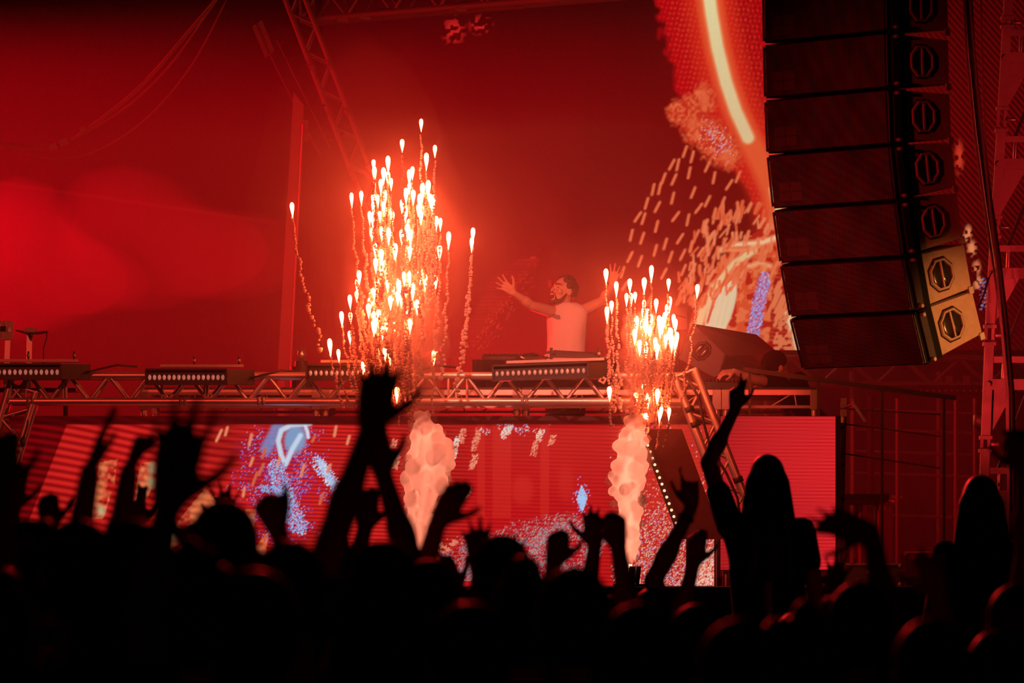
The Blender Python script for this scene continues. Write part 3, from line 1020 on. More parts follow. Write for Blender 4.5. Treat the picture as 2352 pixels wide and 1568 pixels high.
batten(-48, 140, 836, 836, 'LED batten at the far truss end below the printed board', 15)
batten(335, 520, 848, 848, 'LED batten alone between two bare stretches of the booth truss', 16)
batten(704, 880, 838, 838, 'LED batten half hidden behind the taller spark fountain', 14)
batten(1132, 1350, 840, 832, 'long LED batten directly below the performer', 17)

# ================================================================== stands, bottle and board by the far battens
t = thing('truss_shelf', 'narrow black shelf behind the far end of the booth truss', 'shelf', V((P(60, 0, 43).x, 43, STAGE)))
MB().box((P(50, 0, 43).x, 43.0, P(0, 896, 43).z), (0.42, 0, 0), (0, 0.18, 0), (0, 0, 0.012)).build('shelf_top', 'black', t)
for x in (-60, 150):
    rod('leg', V((P(x, 0, 43).x, 43.1, STAGE)), P(x, 897, 43.1), 0.02, 'black_metal', t)
t = thing('board_stand', 'printed board with circuit-like lines on a flat post', 'sign', V((P(17, 0, 42.9).x, 42.9, P(0, 850, 42.9).z)))
p0, p1 = P(-22, 737, 42.9), P(30, 779, 42.9)
MB().box((p0 + p1) / 2, ((p1.x - p0.x) / 2, 0, 0), (0, 0.012, 0), (0, 0, (p0.z - p1.z) / 2)).build('board', 'board_print', t)
q = lambda x, y: P(x, y, 42.885)
MB().box(q(7, 755), (0.02, 0, 0), (0, 0.003, 0), (0, 0, 0.02)).build('black_square', 'ink', t)
MB().prism([q(18, 762), q(26, 762), q(26, 757), q(22, 750), q(18, 757)], (0, -0.004, 0)).build('white_arrow', 'white_print', t)
MB().sweep([q(2, 778), q(6, 772), q(6, 766), q(12, 760), q(16, 750), q(12, 742), q(14, 738)], 0.0025, 5).build('printed_line', 'white_print', t)
MB().sweep([q(-4, 740), q(0, 745), q(2, 750)], 0.0025, 5).build('printed_line', 'white_print', t)
MB().beam(P(18, 780, 42.92), P(13, 893, 42.92), 0.012, 0.04, (1, 0, 0)).build('post', 'alu', t)
t = thing('lamp_stand', 'flat silver post carrying a folded black plate with a round knob', 'stand', V((P(66, 0, 43).x, 43, P(0, 850, 43).z)))
MB().beam(P(68, 766, 43), P(65, 893, 43), 0.012, 0.042, (1, 0, 0)).build('post', 'alu', t)
MB().prism([P(36, 757, 42.95), P(56, 760, 42.95), P(80, 762, 42.95), P(108, 759, 42.95), P(108, 763, 42.95), P(80, 767, 42.95), P(54, 765, 42.95), P(36, 760, 42.95)], (0, 0.14, 0)).build('plate', 'black_metal', t)
MB().prism([P(58, 752, 42.94), P(84, 754, 42.94), P(80, 763, 42.94), P(54, 762, 42.94)], (0, 0.05, 0)).build('hood', 'grey_panel', t)
MB().ball(P(70, 771, 42.93), 0.02, 10, 6).build('knob', 'black', t, True)
MB().sweep([P(107, 763, 43), P(108, 775, 43), P(100, 800, 43), P(100, 825, 43), P(99, 850, 43)], 0.005, 6).build('cable', 'rubber', t, True)
t = thing('glass_tumbler', 'clear glass standing on a dark puck behind the truss', 'glass', P(692, 842, 43.6))
b = MB()
prof = [(0.030, 828), (0.032, 820), (0.033, 802)]
b.sweep([P(692, 829, 43.6), P(692, 815, 43.6), P(692, 801, 43.6)], [0.030, 0.032, 0.034], 12)
b.build('glass_body', 'glass_lens', t, True)
MB().tube(P(692, 842, 43.6), P(692, 829, 43.6), 0.055, 0.05, 14).build('puck', 'black', t)
MB().tube(P(692, 893, 43.6), P(692, 842, 43.6), 0.09, 0.09, 14).build('pedestal', 'black', t)

# ================================================================== DJ table and gear
YJ = 44.12
t = thing('dj_table', 'black draped table in front of the performer', 'table', V((P(1270, 0, YJ).x, YJ, P(0, 893, YJ).z)))
xa, xb = P(1085, 0, YJ).x, P(1420, 0, YJ).x
zt, zb = P(0, 826, YJ).z, P(0, 893, YJ).z
MB().box(((xa + xb) / 2, YJ + 0.3, zt - 0.02), ((xb - xa) / 2, 0, 0), (0, 0.33, 0), (0, 0, 0.02)).build('table_top', 'black', t)
b = MB()
vs, fs = [], []
nf = 60
for i in range(nf + 1):
    x = xa + (xb - xa) * i / nf
    y = YJ - 0.07 - 0.02 * math.sin(i * 1.3)
    vs += [V((x, YJ - 0.06, zt)), V((x, y, zb)), V((x, y + 0.01, zb)), V((x, YJ - 0.05, zt))]
for i in range(nf):
    a, c = 4 * i, 4 * i + 4
    fs += [(a, a + 1, c + 1, c), (a + 3, c + 3, c + 2, a + 2)]
b.add(vs, fs).build('cloth_front', 'black_cloth', t, True)
for x in (xa + 0.05, xb - 0.05):
    for y in (YJ, YJ + 0.55):
        rod('leg', (x, y, zb), (x, y, zt - 0.03), 0.02, 'black_metal', t)
t = thing('player_deck', 'tilted black player deck on clamps before the performer', 'dj deck', P(1320, 826, YJ))
MB().prism([P(1272, 806, YJ - 0.03), P(1372, 812, YJ - 0.03), P(1372, 821, YJ - 0.03), P(1268, 816, YJ - 0.03)], (0, 0.3, 0.02)).build('body', 'black', t)
MB().beam(P(1268, 818, YJ - 0.04), P(1420, 820, YJ - 0.04), 0.05, 0.02).build('stand_bar', 'black_metal', t)
for px in (1266, 1374):
    MB().box(P(px, 812, YJ - 0.05), (0.012, 0, 0), (0, 0.02, 0), (0, 0, 0.045)).build('clamp', 'black', t)
    MB().box(P(px, 809, YJ - 0.06), (0.03, 0, 0), (0, 0.015, 0), (0, 0, 0.01)).build('clamp_arm', 'black', t)
t = thing('mixer', 'low black mixer with rows of knobs beside the tilted deck', 'mixer', P(1170, 826, YJ))
MB().prism([P(1105, 825, YJ), P(1240, 825, YJ), P(1236, 819, YJ), P(1110, 818, YJ)], (0, 0.35, 0.03)).build('body', 'black', t)
for k in range(14):
    p = P(1114 + k * 9, 818, YJ + 0.05 + 0.06 * (k % 3))
    rod('knob', p, p + V((0, 0, 0.022)), 0.009, 'black_metal', t, 'thin')
t = thing('headphone_cable', 'thin black cable looping over the table with a bright plug', 'cable', P(1200, 822, YJ - 0.05))
MB().sweep([P(1178, 832, YJ - 0.09), P(1186, 822, YJ - 0.06), P(1205, 813, YJ - 0.02), P(1225, 811, YJ), P(1245, 818, YJ), P(1262, 822, YJ)], 0.006, 6).build('lead', 'rubber', t, True)
MB().capsule(P(1197, 820, YJ - 0.05), P(1204, 823, YJ - 0.05), 0.012, 0.009, 8).build('plug', 'alu', t, True)
t = thing('tagged_box', 'small pale box with a round dial hanging at the truss by the shorter fountain', 'box', P(1384, 875, YT - 0.1))
MB().box(P(1384, 872, YT - 0.1), V((0.022, 0, -0.012)), (0, 0.02, 0), V((0.012, 0, 0.022))).build('case', 'board_print', t)
MB().tube(P(1384, 872, YT - 0.125), P(1384, 872, YT - 0.118), 0.011, 0.011, 12).build('dial', 'ink', t)
# plain box on a pole behind the shorter fountain
t = thing('side_speaker', 'plain box speaker on a pole behind the shorter fountain', 'speaker', V((P(1560, 0, 47).x, 47, RISER)))
MB().box(P(1557, 732, 47), (0.072, 0, 0), (0, 0.1, 0), (0, 0, 0.09)).build('cabinet', 'grey_panel', t)
MB().sweep([P(1540, 728, 46.89), P(1552, 724, 46.89), P(1564, 726, 46.89), P(1575, 730, 46.89)], 0.004, 5).build('seam', 'black', t)
rod('pole', V((P(1557, 0, 47).x, 47, RISER)), P(1557, 757, 47), 0.02, 'black_metal', t)


def octagon(c, u, v, ru, rv, cut=0.42):
    pts = []
    for a, b_ in ((1, cut), (cut, 1), (-cut, 1), (-1, cut), (-1, -cut), (-cut, -1), (cut, -1), (1, -cut)):
        pts.append(c + u * (ru * a) + v * (rv * b_))
    return pts


def handle(t, c, u, v, nrm, ru, rv, rim='black_metal', cup='black'):
    """octagonal recessed grip: rim frame, two curved dishes, bar between them"""
    outer = octagon(c, u, v, ru, rv)
    inner = octagon(c, u, v, ru * 0.80, rv * 0.80)
    b = MB()
    vs = [p + nrm * 0.002 for p in outer] + [p + nrm * 0.014 for p in octagon(c, u, v, ru * 0.95, rv * 0.95)] + [p + nrm * 0.014 for p in octagon(c, u, v, ru * 0.84, rv * 0.84)] + [p - nrm * 0.012 for p in inner]
    fs = []
    for r in range(3):
        for k in range(8):
            fs.append((r * 8 + k, r * 8 + (k + 1) % 8, (r + 1) * 8 + (k + 1) % 8, (r + 1) * 8 + k))
    b.add(vs, fs)
    r_ = b.build('handle_frame', rim, t)
    ring = octagon(c, u, v, ru * 1.09, rv * 1.09)
    MB().add([p + nrm * 0.0015 for p in ring], [tuple(range(8))]).build('handle_gasket', 'void', r_)
    MB().add([p - nrm * 0.004 + nrm * 0.008 for p in inner], [tuple(range(8))]).build('handle_recess', 'void', r_)
    for s in (-1, 1):
        m = MB()
        m.ellipsoid(c + u * (s * ru * 0.40) + nrm * 0.003, u * (ru * 0.34), v * (rv * 0.66), nrm * 0.007, 14, 10)
        m.build('handle_dish', 'dish', r_, True)
    MB().box(c + nrm * 0.010, u * (ru * 0.06), v * (rv * 0.82), nrm * 0.006).build('handle_bar', rim, r_)


M['dish'] = material('glossy_black_dish', (0.02, 0.018, 0.018), 0.22, 0.0, 0.2, 8, 0, 0.6)

# ================================================================== stage monitor behind the shorter fountain
YM = 45.1
t = thing('stage_monitor', 'big tilted monitor speaker with octagonal grip beside the technician', 'speaker', P(1665, 880, YM + 0.3))
# side profile (faces the fountain), then swept back and across
prof = [P(1558, 822, YM), P(1592, 743, YM), P(1664, 813, YM), P(1650, 862, YM), P(1640, 866, YM)]
E = P(1738, 768, YM + 0.75) - P(1592, 743, YM)
prof2 = [p + E for p in prof]
prof2[2] = P(1790, 812, YM + 0.6)
prof2[3] = P(1800, 862, YM + 0.55)
prof2[4] = P(1790, 868, YM + 0.55)
b = MB()
n = 5
b.add(prof + prof2, [(4, 3, 2, 1, 0), (5, 6, 7, 8, 9)] + [(k, (k + 1) % n, n + (k + 1) % n, n + k) for k in range(n)])
b.build('cabinet', 'cabinet_black', t)
u = (prof[2] - prof[1]).normalized()
w = (prof[0] - prof[1])
nrm = u.cross(w).normalized()
if nrm.y > 0:
    nrm = -nrm
v = nrm.cross(u).normalized()
c = (prof[0] + prof[1] + prof[2] + prof[3]) / 4 + nrm * 0.001
handle(t, c + u * -0.02, u, v, nrm, 0.062, 0.075, 'black_metal', 'black')
fx = (prof[2] + prof[3] + prof2[2] + prof2[3]) / 4
MB().add([prof[2] + V((0.012, -0.012, -0.012)), prof2[2] + V((-0.02, -0.012, -0.012)), prof2[3] + V((-0.02, -0.012, 0.012)), prof[3] + V((0.012, -0.012, 0.012)),
          prof[2] + V((0.012, 0.0, -0.012)), prof2[2] + V((-0.02, 0.0, -0.012)), prof2[3] + V((-0.02, 0.0, 0.012)), prof[3] + V((0.012, 0.0, 0.012))],
         [(0, 1, 2, 3), (7, 6, 5, 4), (0, 4, 5, 1), (1, 5, 6, 2), (2, 6, 7, 3), (3, 7, 4, 0)]).build('front_grille', 'grille', t)
for p in (prof[3], prof2[3]):
    rod('foot', V((p.x, p.y + 0.05, RISER)), p + V((0, 0.05, 0)), 0.02, 'black_metal', t)

# ================================================================== hanging line array
YA = 35.7
ang = math.radians(49)
nrm0 = V((-math.sin(ang), -math.cos(ang), 0))
wid = V((math.cos(ang), -math.sin(ang), 0))
HH, WW, DD = 0.352, 1.11, 0.56
pitch = [19, 14, 11, 8.2, 3.2, 1.8, 0.9, 0.4]
base = P(2130, 839, YA)
order = ['lowest', 'second lowest', 'third lowest', 'fourth from the bottom', 'fifth from the bottom', 'sixth from the bottom', 'second highest visible', 'uppermost, cut by the picture edge']
for i, al in enumerate(pitch):
    a = math.radians(al)
    up = V((0, 0, 1)) * math.cos(a) + nrm0 * math.sin(a)
    bk = -nrm0 * math.cos(a) + V((0, 0, 1)) * math.sin(a)
    fr = -bk
    lab = ['orange-lit line array speaker cabinet, lowest of the hanging column', 'orange-lit line array speaker cabinet, second from the bottom of the hanging column',
           'dim brown line array speaker cabinet, third from the bottom of the column', 'dark line array speaker cabinet, fourth from the bottom of the column',
           'dark line array speaker cabinet, fifth from the bottom of the column', 'dark line array speaker cabinet, sixth from the bottom of the column',
           'black line array speaker cabinet, seventh from the bottom of the column', 'black line array speaker cabinet, topmost in view of the hanging column'][i]
    br = base                       # front, near side, bottom corner
    t = thing('line_array_speaker', lab, 'speaker', br, 'cabinets of the hanging speaker column')
    g = 0.006
    bl = br - wid * WW
    # front section of the cabinet
    d1 = 0.15
    f0 = up * g
    f1 = up * (HH - g)
    c8 = [bl + f0, br + f0, br + f0 + bk * d1, bl + f0 + bk * d1, bl + f1, br + f1, br + f1 + bk * d1, bl + f1 + bk * d1]
    MB().hexa(c8).build('front_section', 'void', t)
    # tapering rear body
    r0, r1 = up * 0.035, up * (HH - 0.035)
    s0, s1 = up * 0.012, up * (HH - 0.012)
    e = -wid * 0.03
    rb = [bl + s0 + bk * d1 - e, br + s0 + bk * d1 + e, br + r0 + bk * DD + e, bl + r0 + bk * DD - e,
          bl + s1 + bk * d1 - e, br + s1 + bk * d1 + e, br + r1 + bk * DD + e, bl + r1 + bk * DD - e]
    MB().hexa(rb).build('rear_body', 'cabinet', t)
    # visible side plate, thin and proud
    so = -wid * 0.03 + wid * 0.012
    sp = [br + so + bk * (d1 + 0.012) + s0 + up * 0.006, br + so + bk * (DD - 0.01) + r0 + up * 0.004, br + so + bk * (DD - 0.01) + r1 - up * 0.004, br + so + bk * (d1 + 0.012) + s1 - up * 0.006]
    MB().prism([p - wid * 0.014 for p in sp], wid * 0.014).build('side_plate', 'cabinet', t)
    hcen = br + so + bk * (d1 + 0.155) + up * (HH / 2)
    handle(t, hcen + wid * 0.001, bk, up, wid, 0.104, 0.100, 'cabinet')
    # grille in two leaves with frame
    gz0, gz1 = up * 0.016, up * (HH - 0.016)
    for f in (0, 1):
        pa = bl + wid * (0.02 + f * (WW - 0.04) / 2) + fr * 0.004
        pb = bl + wid * (0.02 + (f + 1) * (WW - 0.04) / 2) + fr * 0.004
        MB().prism([pa + gz0, pb + gz0, pb + gz1, pa + gz1], fr * 0.012).build('grille', 'grille', t)
    # four small grey squares set on the grille
    bc = bl + wid * 0.13 + up * 0.075 + fr * 0.018
    for ix in (0, 1):
        for iz in (0, 1):
            cc = bc + wid * (0.105 * ix) + up * (0.062 * iz)
            MB().box(cc, wid * 0.048, up * 0.027, fr * 0.002).build('grille_square', 'grey_square', t)
    # rigging strips and pins at both front edges
    for s, edge_ in ((1, br), (-1, bl)):
        pe = edge_ + wid * (s * 0.006)
        MB().prism([pe + up * 0.02 + bk * 0.02, pe + up * (HH - 0.02) + bk * 0.02, pe + up * (HH - 0.02) + bk * 0.075, pe + up * 0.02 + bk * 0.075], wid * (s * 0.014)).build('rigging_bar', 'black', t)
        for zz in (0.03, HH - 0.03):
            q = pe + up * zz + bk * 0.035 + wid * (s * 0.012)
            rod('pin', q, q + wid * (s * 0.03), 0.012, 'alu_dull', t)
        rod('edge_rod', edge_ + up * 0.02 + fr * 0.012, edge_ + up * (HH - 0.02) + fr * 0.012, 0.008, 'black_metal', t, 'thin')
    q = br + bk * (DD - 0.02) + r0 - wid * 0.02
    MB().box(q - up * 0.012, wid * 0.012, bk * 0.02, up * 0.022).build('rear_link', 'alu_dull', t)
    base = base + up * HH

# ================================================================== rear trusses
YU = 50.0
t = thing('upper_truss', 'red-lit box truss crossing the top of the picture above the LED wall', 'truss', P(700, 30, YU))
A, B = P(705, 12, YU), P(1560, -62, YU - 1.2)
truss(t, A, B, (0, 0, 1), (0, 1, 0), 0.30, 0.29, 0.031, 0.014, 0.42, 'alu_dull', 'frbu')
for f in (0.1, 0.16, 0.42, 0.7):
    p = A.lerp(B, f) + V((0, -0.16, -0.17))
    MB().box(p, (0.05, 0, 0), (0, 0.03, 0), (0, 0, 0.02)).build('clamp', 'alu_dull', t)
MB().sweep([A.lerp(B, k / 14) + V((0, -0.17, -0.10 - 0.05 * abs(math.sin(k * 1.1)))) for k in range(15)], 0.012, 6).build('taped_cable', 'rubber', t, True)
t = thing('slanted_truss', 'red-lit box truss slanting down into the taller spark fountain', 'truss', P(960, 800, YU))
A, B = P(655, -60, YU - 0.1), P(990, 806, YU - 0.1)
truss(t, A, B, (1, 0, 0.4), (0, 1, 0), 0.30, 0.165, 0.026, 0.011, 0.36, 'alu', 'frbu')
d = (B - A).normalized()
for f in (0.24, 0.25, 0.37, 0.52):
    for s in (-1, 1):
        p = A.lerp(B, f) + V((0.08 * s, -0.15, 0))
        rod('coupler', p - d * 0.03, p + d * 0.03, 0.033, 'alu_dull', t)
rod('prop', B, V((B.x, B.y, STAGE)), 0.04, 'alu_dull', t)
t = thing('slanted_beam', 'dark slanting box beam between the small panel lamp and the pale column', 'beam', P(690, 240, YU))
MB().beam(P(622, 98, YU), P(745, 345, YU), 0.09, 0.11, (1, 0, 0.4)).build('beam_body', 'black_metal', t)
for s in (-1, 1):
    rod('edge_rail', P(622 + 13 * s, 98 - 6 * s, YU - 0.06), P(745 + 13 * s, 345 - 6 * s, YU - 0.06), 0.008, 'alu_dull', t, 'thin')
rod('hanger', P(640, 110, YU), P(690, 40, YU), 0.012, 'black_metal', t, 'thin')
rod('hanger', P(740, 330, YU), P(800, 300, YU), 0.012, 'black_metal', t, 'thin')
t = thing('panel_lamp', 'small tilted panel lamp with two grooves hanging at the top', 'stage light', P(605, 90, YU - 0.2))
c4 = [P(579, 61, YU - 0.2), P(601, 46, YU - 0.2), P(630, 116, YU - 0.2), P(609, 133, YU - 0.2)]
MB().prism(c4, (0, 0.08, 0)).build('panel', 'grey_panel', t)
for f in (0.42, 0.56):
    MB().beam(c4[0].lerp(c4[1], f) + V((0, -0.003, 0)), c4[3].lerp(c4[2], f) + V((0, -0.003, 0)), 0.01, 0.006, (1, 0, 0)).build('groove', 'black', t)
rod('yoke', (c4[1] + c4[2]) / 2 + V((0, 0.04, 0)), P(668, 62, YU - 0.1), 0.02, 'black_metal', t)
t = thing('pale_column', 'tall narrow pale column with a thin pipe along its edge', 'column', P(650, 842, 49.0))
xs = lambda x, y: P(x, y, 49.0)
MB().prism([xs(638, 850), xs(664, 850), xs(697, 240), xs(674, 212)], (0, 0.2, 0)).build('column_face', 'screen_cloth', t)
rod('edge_pipe', P(667, 850, 48.95), P(696, 285, 48.95), 0.010, 'alu', t, 'thin')
MB().box(P(702, 300, 48.98), (0.025, 0, 0), (0, 0.02, 0), (0, 0, 0.09)).build('bracket', 'grey_panel', t)
rod('prop', V((P(650, 0, 49.1).x, 49.1, STAGE)), P(650, 850, 49.1), 0.05, 'alu_dull', t)
rod('tie_bar', P(690, 250, 49.1), P(760, 240, YU - 0.1), 0.012, 'black_metal', t, 'thin')

# rear truss and tube behind the speaker column
YK = 51.2
t = thing('wall_base_truss', 'box truss below the LED wall behind the hanging speakers', 'truss', P(2000, 885, YK))
zA = (P(0, 822, YK).z + P(0, 882, YK).z) / 2
truss(t, (P(1755, 0, YK).x, YK + 0.14, zA), (P(2400, 0, YK).x, YK + 0.14, zA), (0, 0, 1), (0, 1, 0), 0.24, 60 * YK / F, 0.026, 0.012, 0.52, 'alu_dull', 'fr')
for px in (1762, 1960, 2160, 2390):
    rod('leg', (P(px, 0, YK).x, YK + 0.14, STAGE), (P(px, 0, YK).x, YK + 0.14, zA), 0.03, 'alu_dull', t)
for px in (2180, 2220):
    MB().box(P(px, 878, YK - 0.02), (0.03, 0, 0), (0, 0.03, 0), (0, 0, 0.06)).build('coupler_block', 'alu_dull', t)
t = thing('perforated_rail', 'long dark rail pierced by a row of holes under the rear truss', 'rail', V((P(2150, 0, 48).x, 48, P(0, 905, 48).z)))
MB().box(((P(1990, 0, 48).x + P(2400, 0, 48).x) / 2, 48, P(0, 897, 48).z), ((P(2400, 0, 48).x - P(1990, 0, 48).x) / 2, 0, 0), (0, 0.04, 0), (0, 0, 0.045)).build('rail_body', 'black_metal', t)
for k in range(22):
    p = P(2060 + k * 14, 897, 47.955)
    rod('hole_rim', p, p - V((0, 0.008, 0)), 0.011, 'alu_dull', t, 'thin')
for px in (2000, 2390):
    rod('leg', (P(px, 0, 48).x, 48, STAGE), (P(px, 0, 48).x, 48, P(0, 900, 48).z), 0.03, 'black_metal', t)

# ================================================================== hanging cables over the dark far side


def sag(name, label, pts, r, Y, clamps=()):
    t = thing(name, label, 'cable', P(pts[0][0], pts[0][1], Y))
    out = []
    P0 = [P(x, y, Y) for x, y in pts]
    for i in range(len(P0) - 1):
        a, b_, c, d_ = P0[max(i - 1, 0)], P0[i], P0[i + 1], P0[min(i + 2, len(P0) - 1)]
        for k in range(6):
            s = k / 6
            out.append(0.5 * ((2 * b_) + (c - a) * s + (2 * a - 5 * b_ + 4 * c - d_) * s * s + (3 * b_ - a - 3 * c + d_) * s ** 3))
    out.append(P0[-1])
    MB().sweep(out, r, 6).build('strand', 'cable_red', t, True)
    for x, y, s in clamps:
        MB().box(P(x, y, Y - 0.03), V((s, 0, s * 0.4)), (0, 0.03, 0), V((-s * 0.3, 0, s * 0.8))).build('clamp', 'grey_panel', t)
    return t


M['cable_red'] = material('cable_sheath', (0.22, 0.20, 0.20), 0.5, 0, 0.2, 10)
sag('hanging_cable', 'thick bundled cable swooping up past two clamps', [(-40, 326), (0, 330), (82, 337), (150, 328), (200, 297), (321, 200), (428, 79), (505, -12), (560, -90)], 0.017, 47,
    [(122, 338, 0.03), (146, 327, 0.03), (190, 297, 0.022)])
sag('hanging_cable', 'second cable hanging just under the thick bundled one', [(-40, 340), (0, 340), (80, 342), (190, 308), (300, 238), (400, 138), (490, 10), (560, -90)], 0.010, 47.1)
sag('hanging_cable', 'thin slack cable forming the lowest loop', [(-40, 310), (30, 345), (140, 364), (232, 342), (340, 268), (440, 150), (520, 0), (560, -90)], 0.007, 47.2)
t = thing('pale_line', 'faint long pale line sloping across the hazy dark side', 'pipe', P(0, 418, 51))
rod('line_run', P(-60, 411, 51), P(640, 512, 51), 0.018, 'alu_dull', t)  # thin tube laid along a faint pale sloping line
rod('hanger_wire', P(190, 447, 51), P(190, -200, 51), 0.003, 'black_metal', t, 'thin')
rod('hanger_wire', P(520, 495, 51), P(520, -200, 51), 0.003, 'black_metal', t, 'thin')

# ================================================================== steel tower at the picture edge
YW = 38.0
t = thing('steel_tower', 'flat-bar steel tower with gusseted rungs at the picture edge', 'tower', V((P(2330, 0, YW).x, YW, 0)))
legx = lambda y: np.interp(y, [-300, 0, 330, 660, 1100, 1560], [2338, 2316, 2298, 2277, 2260, 2245])
seg = [(-120, 42), (62, 250), (300, 500), (545, 750), (790, 1005), (1035, 1100), (1125, 1400)]
for y0, y1 in seg:
    MB().beam(P(legx(y0), y0, YW), P(legx(y1), y1, YW), 0.06, 0.055, (0, 1, 0)).build('leg_section', 'steel', t)
for (a0, a1), (b0, b1) in zip(seg[:-1], seg[1:]):
    for s in (-1, 1):
        MB().beam(P(legx(a1) + 8 * s, a1 - 4, YW), P(legx(b0) + 8 * s, b0 + 4, YW), 0.02, 0.012, (0, 1, 0)).build('hinge_plate', 'steel', t)
    for yy in (a1, b0):
        MB().box(P(legx(yy), yy, YW), (0.042, 0, 0), (0, 0.042, 0), (0, 0, 0.012)).build('flange', 'steel', t)
    q = P(legx((a1 + b0) / 2) + 14, (a1 + b0) / 2, YW - 0.03)
    rod('bolt', q, q + V((0.05, 0, 0)), 0.014, 'alu', t)
for k, y in enumerate((-170, 76, 320, 571, 826, 1081)):
    x = legx(y)
    xr = x + 175
    MB().box((P(x, y, YW) + P(xr, y, YW)) / 2, ((P(xr, 0, YW).x - P(x, 0, YW).x) / 2, 0, 0), (0, 0.02, 0), (0, 0, 0.021)).build('rung', 'steel', t)
    y2 = y + 57
    x2 = legx(y2)
    MB().box((P(x2, y2, YW) + P(xr, y2, YW)) / 2, ((P(xr, 0, YW).x - P(x2, 0, YW).x) / 2, 0, 0), (0, 0.025, 0), (0, 0, 0.036)).build('wide_rung', 'steel', t)
    MB().prism([P(legx(y2 + 12) + 12, y2 + 12, YW), P(x2 + 62, y2 + 12, YW), P(legx(y2 + 120) + 8, y2 + 120, YW)], (0, 0.012, 0)).build('gusset', 'steel', t)
    rod('spacer', P(x2 + 36, y2 - 8, YW), P(x2 + 38, y + 6, YW), 0.015, 'alu', t, 'thin')
    q = P(x2, y2, YW - 0.03)
    rod('rivet', q, q - V((0, 0.02, 0)), 0.02, 'steel', t)
rod('rear_leg', V((P(2440, 0, YW).x, YW, 0)), P(2500, -300, YW), 0.05, 'steel', t)
MB().beam(V((P(2236, 0, YW).x, YW, 0)), P(legx(1400), 1400, YW), 0.06, 0.055, (0, 1, 0)).build('leg_section', 'steel', t)
for y0, y1 in ((135, 320), (380, 571), (640, 826), (890, 1081)):
    MB().beam(P(legx(y0) + 95, y0, YW + 0.05), P(legx(y1) + 30, y1, YW + 0.05), 0.02, 0.045, (0, 1, 0)).build('diagonal', 'black_metal', t)


def cable(label, pts, r, Y, mat='rubber'):
    t = thing('tower_cable', label, 'cable', P(pts[-1][0], pts[-1][1], Y), 'cables along the steel tower')
    MB().sweep([P(x, y, Y) for x, y in pts], r, 7).build('strand', mat, t, True)


cable('thick black cable crossing in front of the steel tower', [(2222, -60), (2232, 120), (2250, 300), (2270, 450), (2292, 600), (2310, 760), (2322, 900), (2326, 1100), (2330, 1560)], 0.026, 37.7, 'rubber')
cable('thin red-lit cable running along the thick black one', [(2212, -60), (2220, 120), (2238, 300), (2258, 450), (2280, 600), (2302, 760), (2312, 900), (2316, 1100), (2318, 1560)], 0.009, 37.65, 'cable_red')
cable('second thin red-lit cable touching the thick black one', [(2224, -60), (2234, 80), (2244, 200), (2262, 360), (2276, 500), (2290, 620), (2316, 900), (2318, 1100), (2322, 1560)], 0.008, 37.6, 'cable_red')
cable('slim free-hanging cable beside the striped screen', [(2253, -60), (2254, 60), (2258, 180), (2263, 300), (2270, 420), (2290, 560), (2300, 700)], 0.006, 37.8, 'cable_red')
cable('short curved cable from the lowest speaker to the tower', [(2246, 706), (2262, 670), (2270, 640), (2280, 622), (2300, 617)], 0.008, 37.7, 'rubber')

# lamp on the tower
t = thing('tower_lamp', 'small round stage lamp clamped beside the steel tower', 'stage light', P(2258, 965, 39))
MB().sweep([P(2236, 964, 39), P(2241, 964, 39), P(2252, 967, 39), P(2270, 970, 39), P(2278, 972, 39)], [0.035, 0.052, 0.055, 0.06, 0.03], 14).build('can', 'steel', t, True)
rod('yoke', P(2262, 968, 39), P(2266, 930, 38.2), 0.012, 'black_metal', t, 'thin')
rod('arm', P(2266, 930, 38.2), P(2266, 930, 38.0), 0.012, 'black_metal', t, 'thin')

# ================================================================== railing and dark wing
YH = 43.2
M['rail_paint'] = material('rail_paint', (0.09, 0.07, 0.07), 0.6, 0.2, 0.3, 8)
t = thing('handrail', 'dark handrail sloping down from the technician toward the wing', 'railing', V((P(1950, 0, YH).x, YH, STAGE)))
MB().beam(P(1706, 848, YH), P(2196, 914, YH), 0.05, 0.034).build('top_rail', 'rail_paint', t)
for x in (1722, 1880, 2026, 2168):
    y = 848 + (x - 1706) * 66 / 490
    MB().beam(V((P(x, 0, YH).x, YH, STAGE)), P(x, y + 4, YH), 0.022, 0.022, (0, 1, 0)).build('post', 'rail_paint', t)
for y0, y1 in ((938, 952), (972, 1002), (1040, 1075)):
    MB().beam(P(1930, y0, YH), P(2160, y1, YH), 0.010, 0.010).build('mid_rail', 'rail_paint', t)
t = thing('silver_pole', 'upright silver pole with black collars beside the plain red screen', 'pole', V((P(1934, 0, 43.3).x, 43.3, STAGE)))
rod('tube', V((P(1928, 0, 43.3).x, 43.3, STAGE)), P(1938, 922, 43.3), 0.024, 'alu', t)
for y in (985, 1070, 1150):
    rod('collar', P(1931, y, 43.3), P(1931.5, y - 8, 43.3), 0.034, 'black_metal', t)
MB().box(P(1938, 935, 43.3), (0.02, 0, 0), (0, 0.03, 0), (0, 0, 0.07)).build('head_clamp', 'alu', t)
t = thing('folding_arm', 'thin dark arm slanting from the pole top to the railing', 'bracket', P(1960, 925, 42.6))
MB().beam(P(1957, 922, 42.6), P(1988, 968, 42.6), 0.02, 0.03, (0, 1, 0)).build('arm_bar', 'grey_panel', t)
rod('strut', P(1960, 925, 42.6), P(1940, 935, 43.3), 0.008, 'black_metal', t, 'thin')
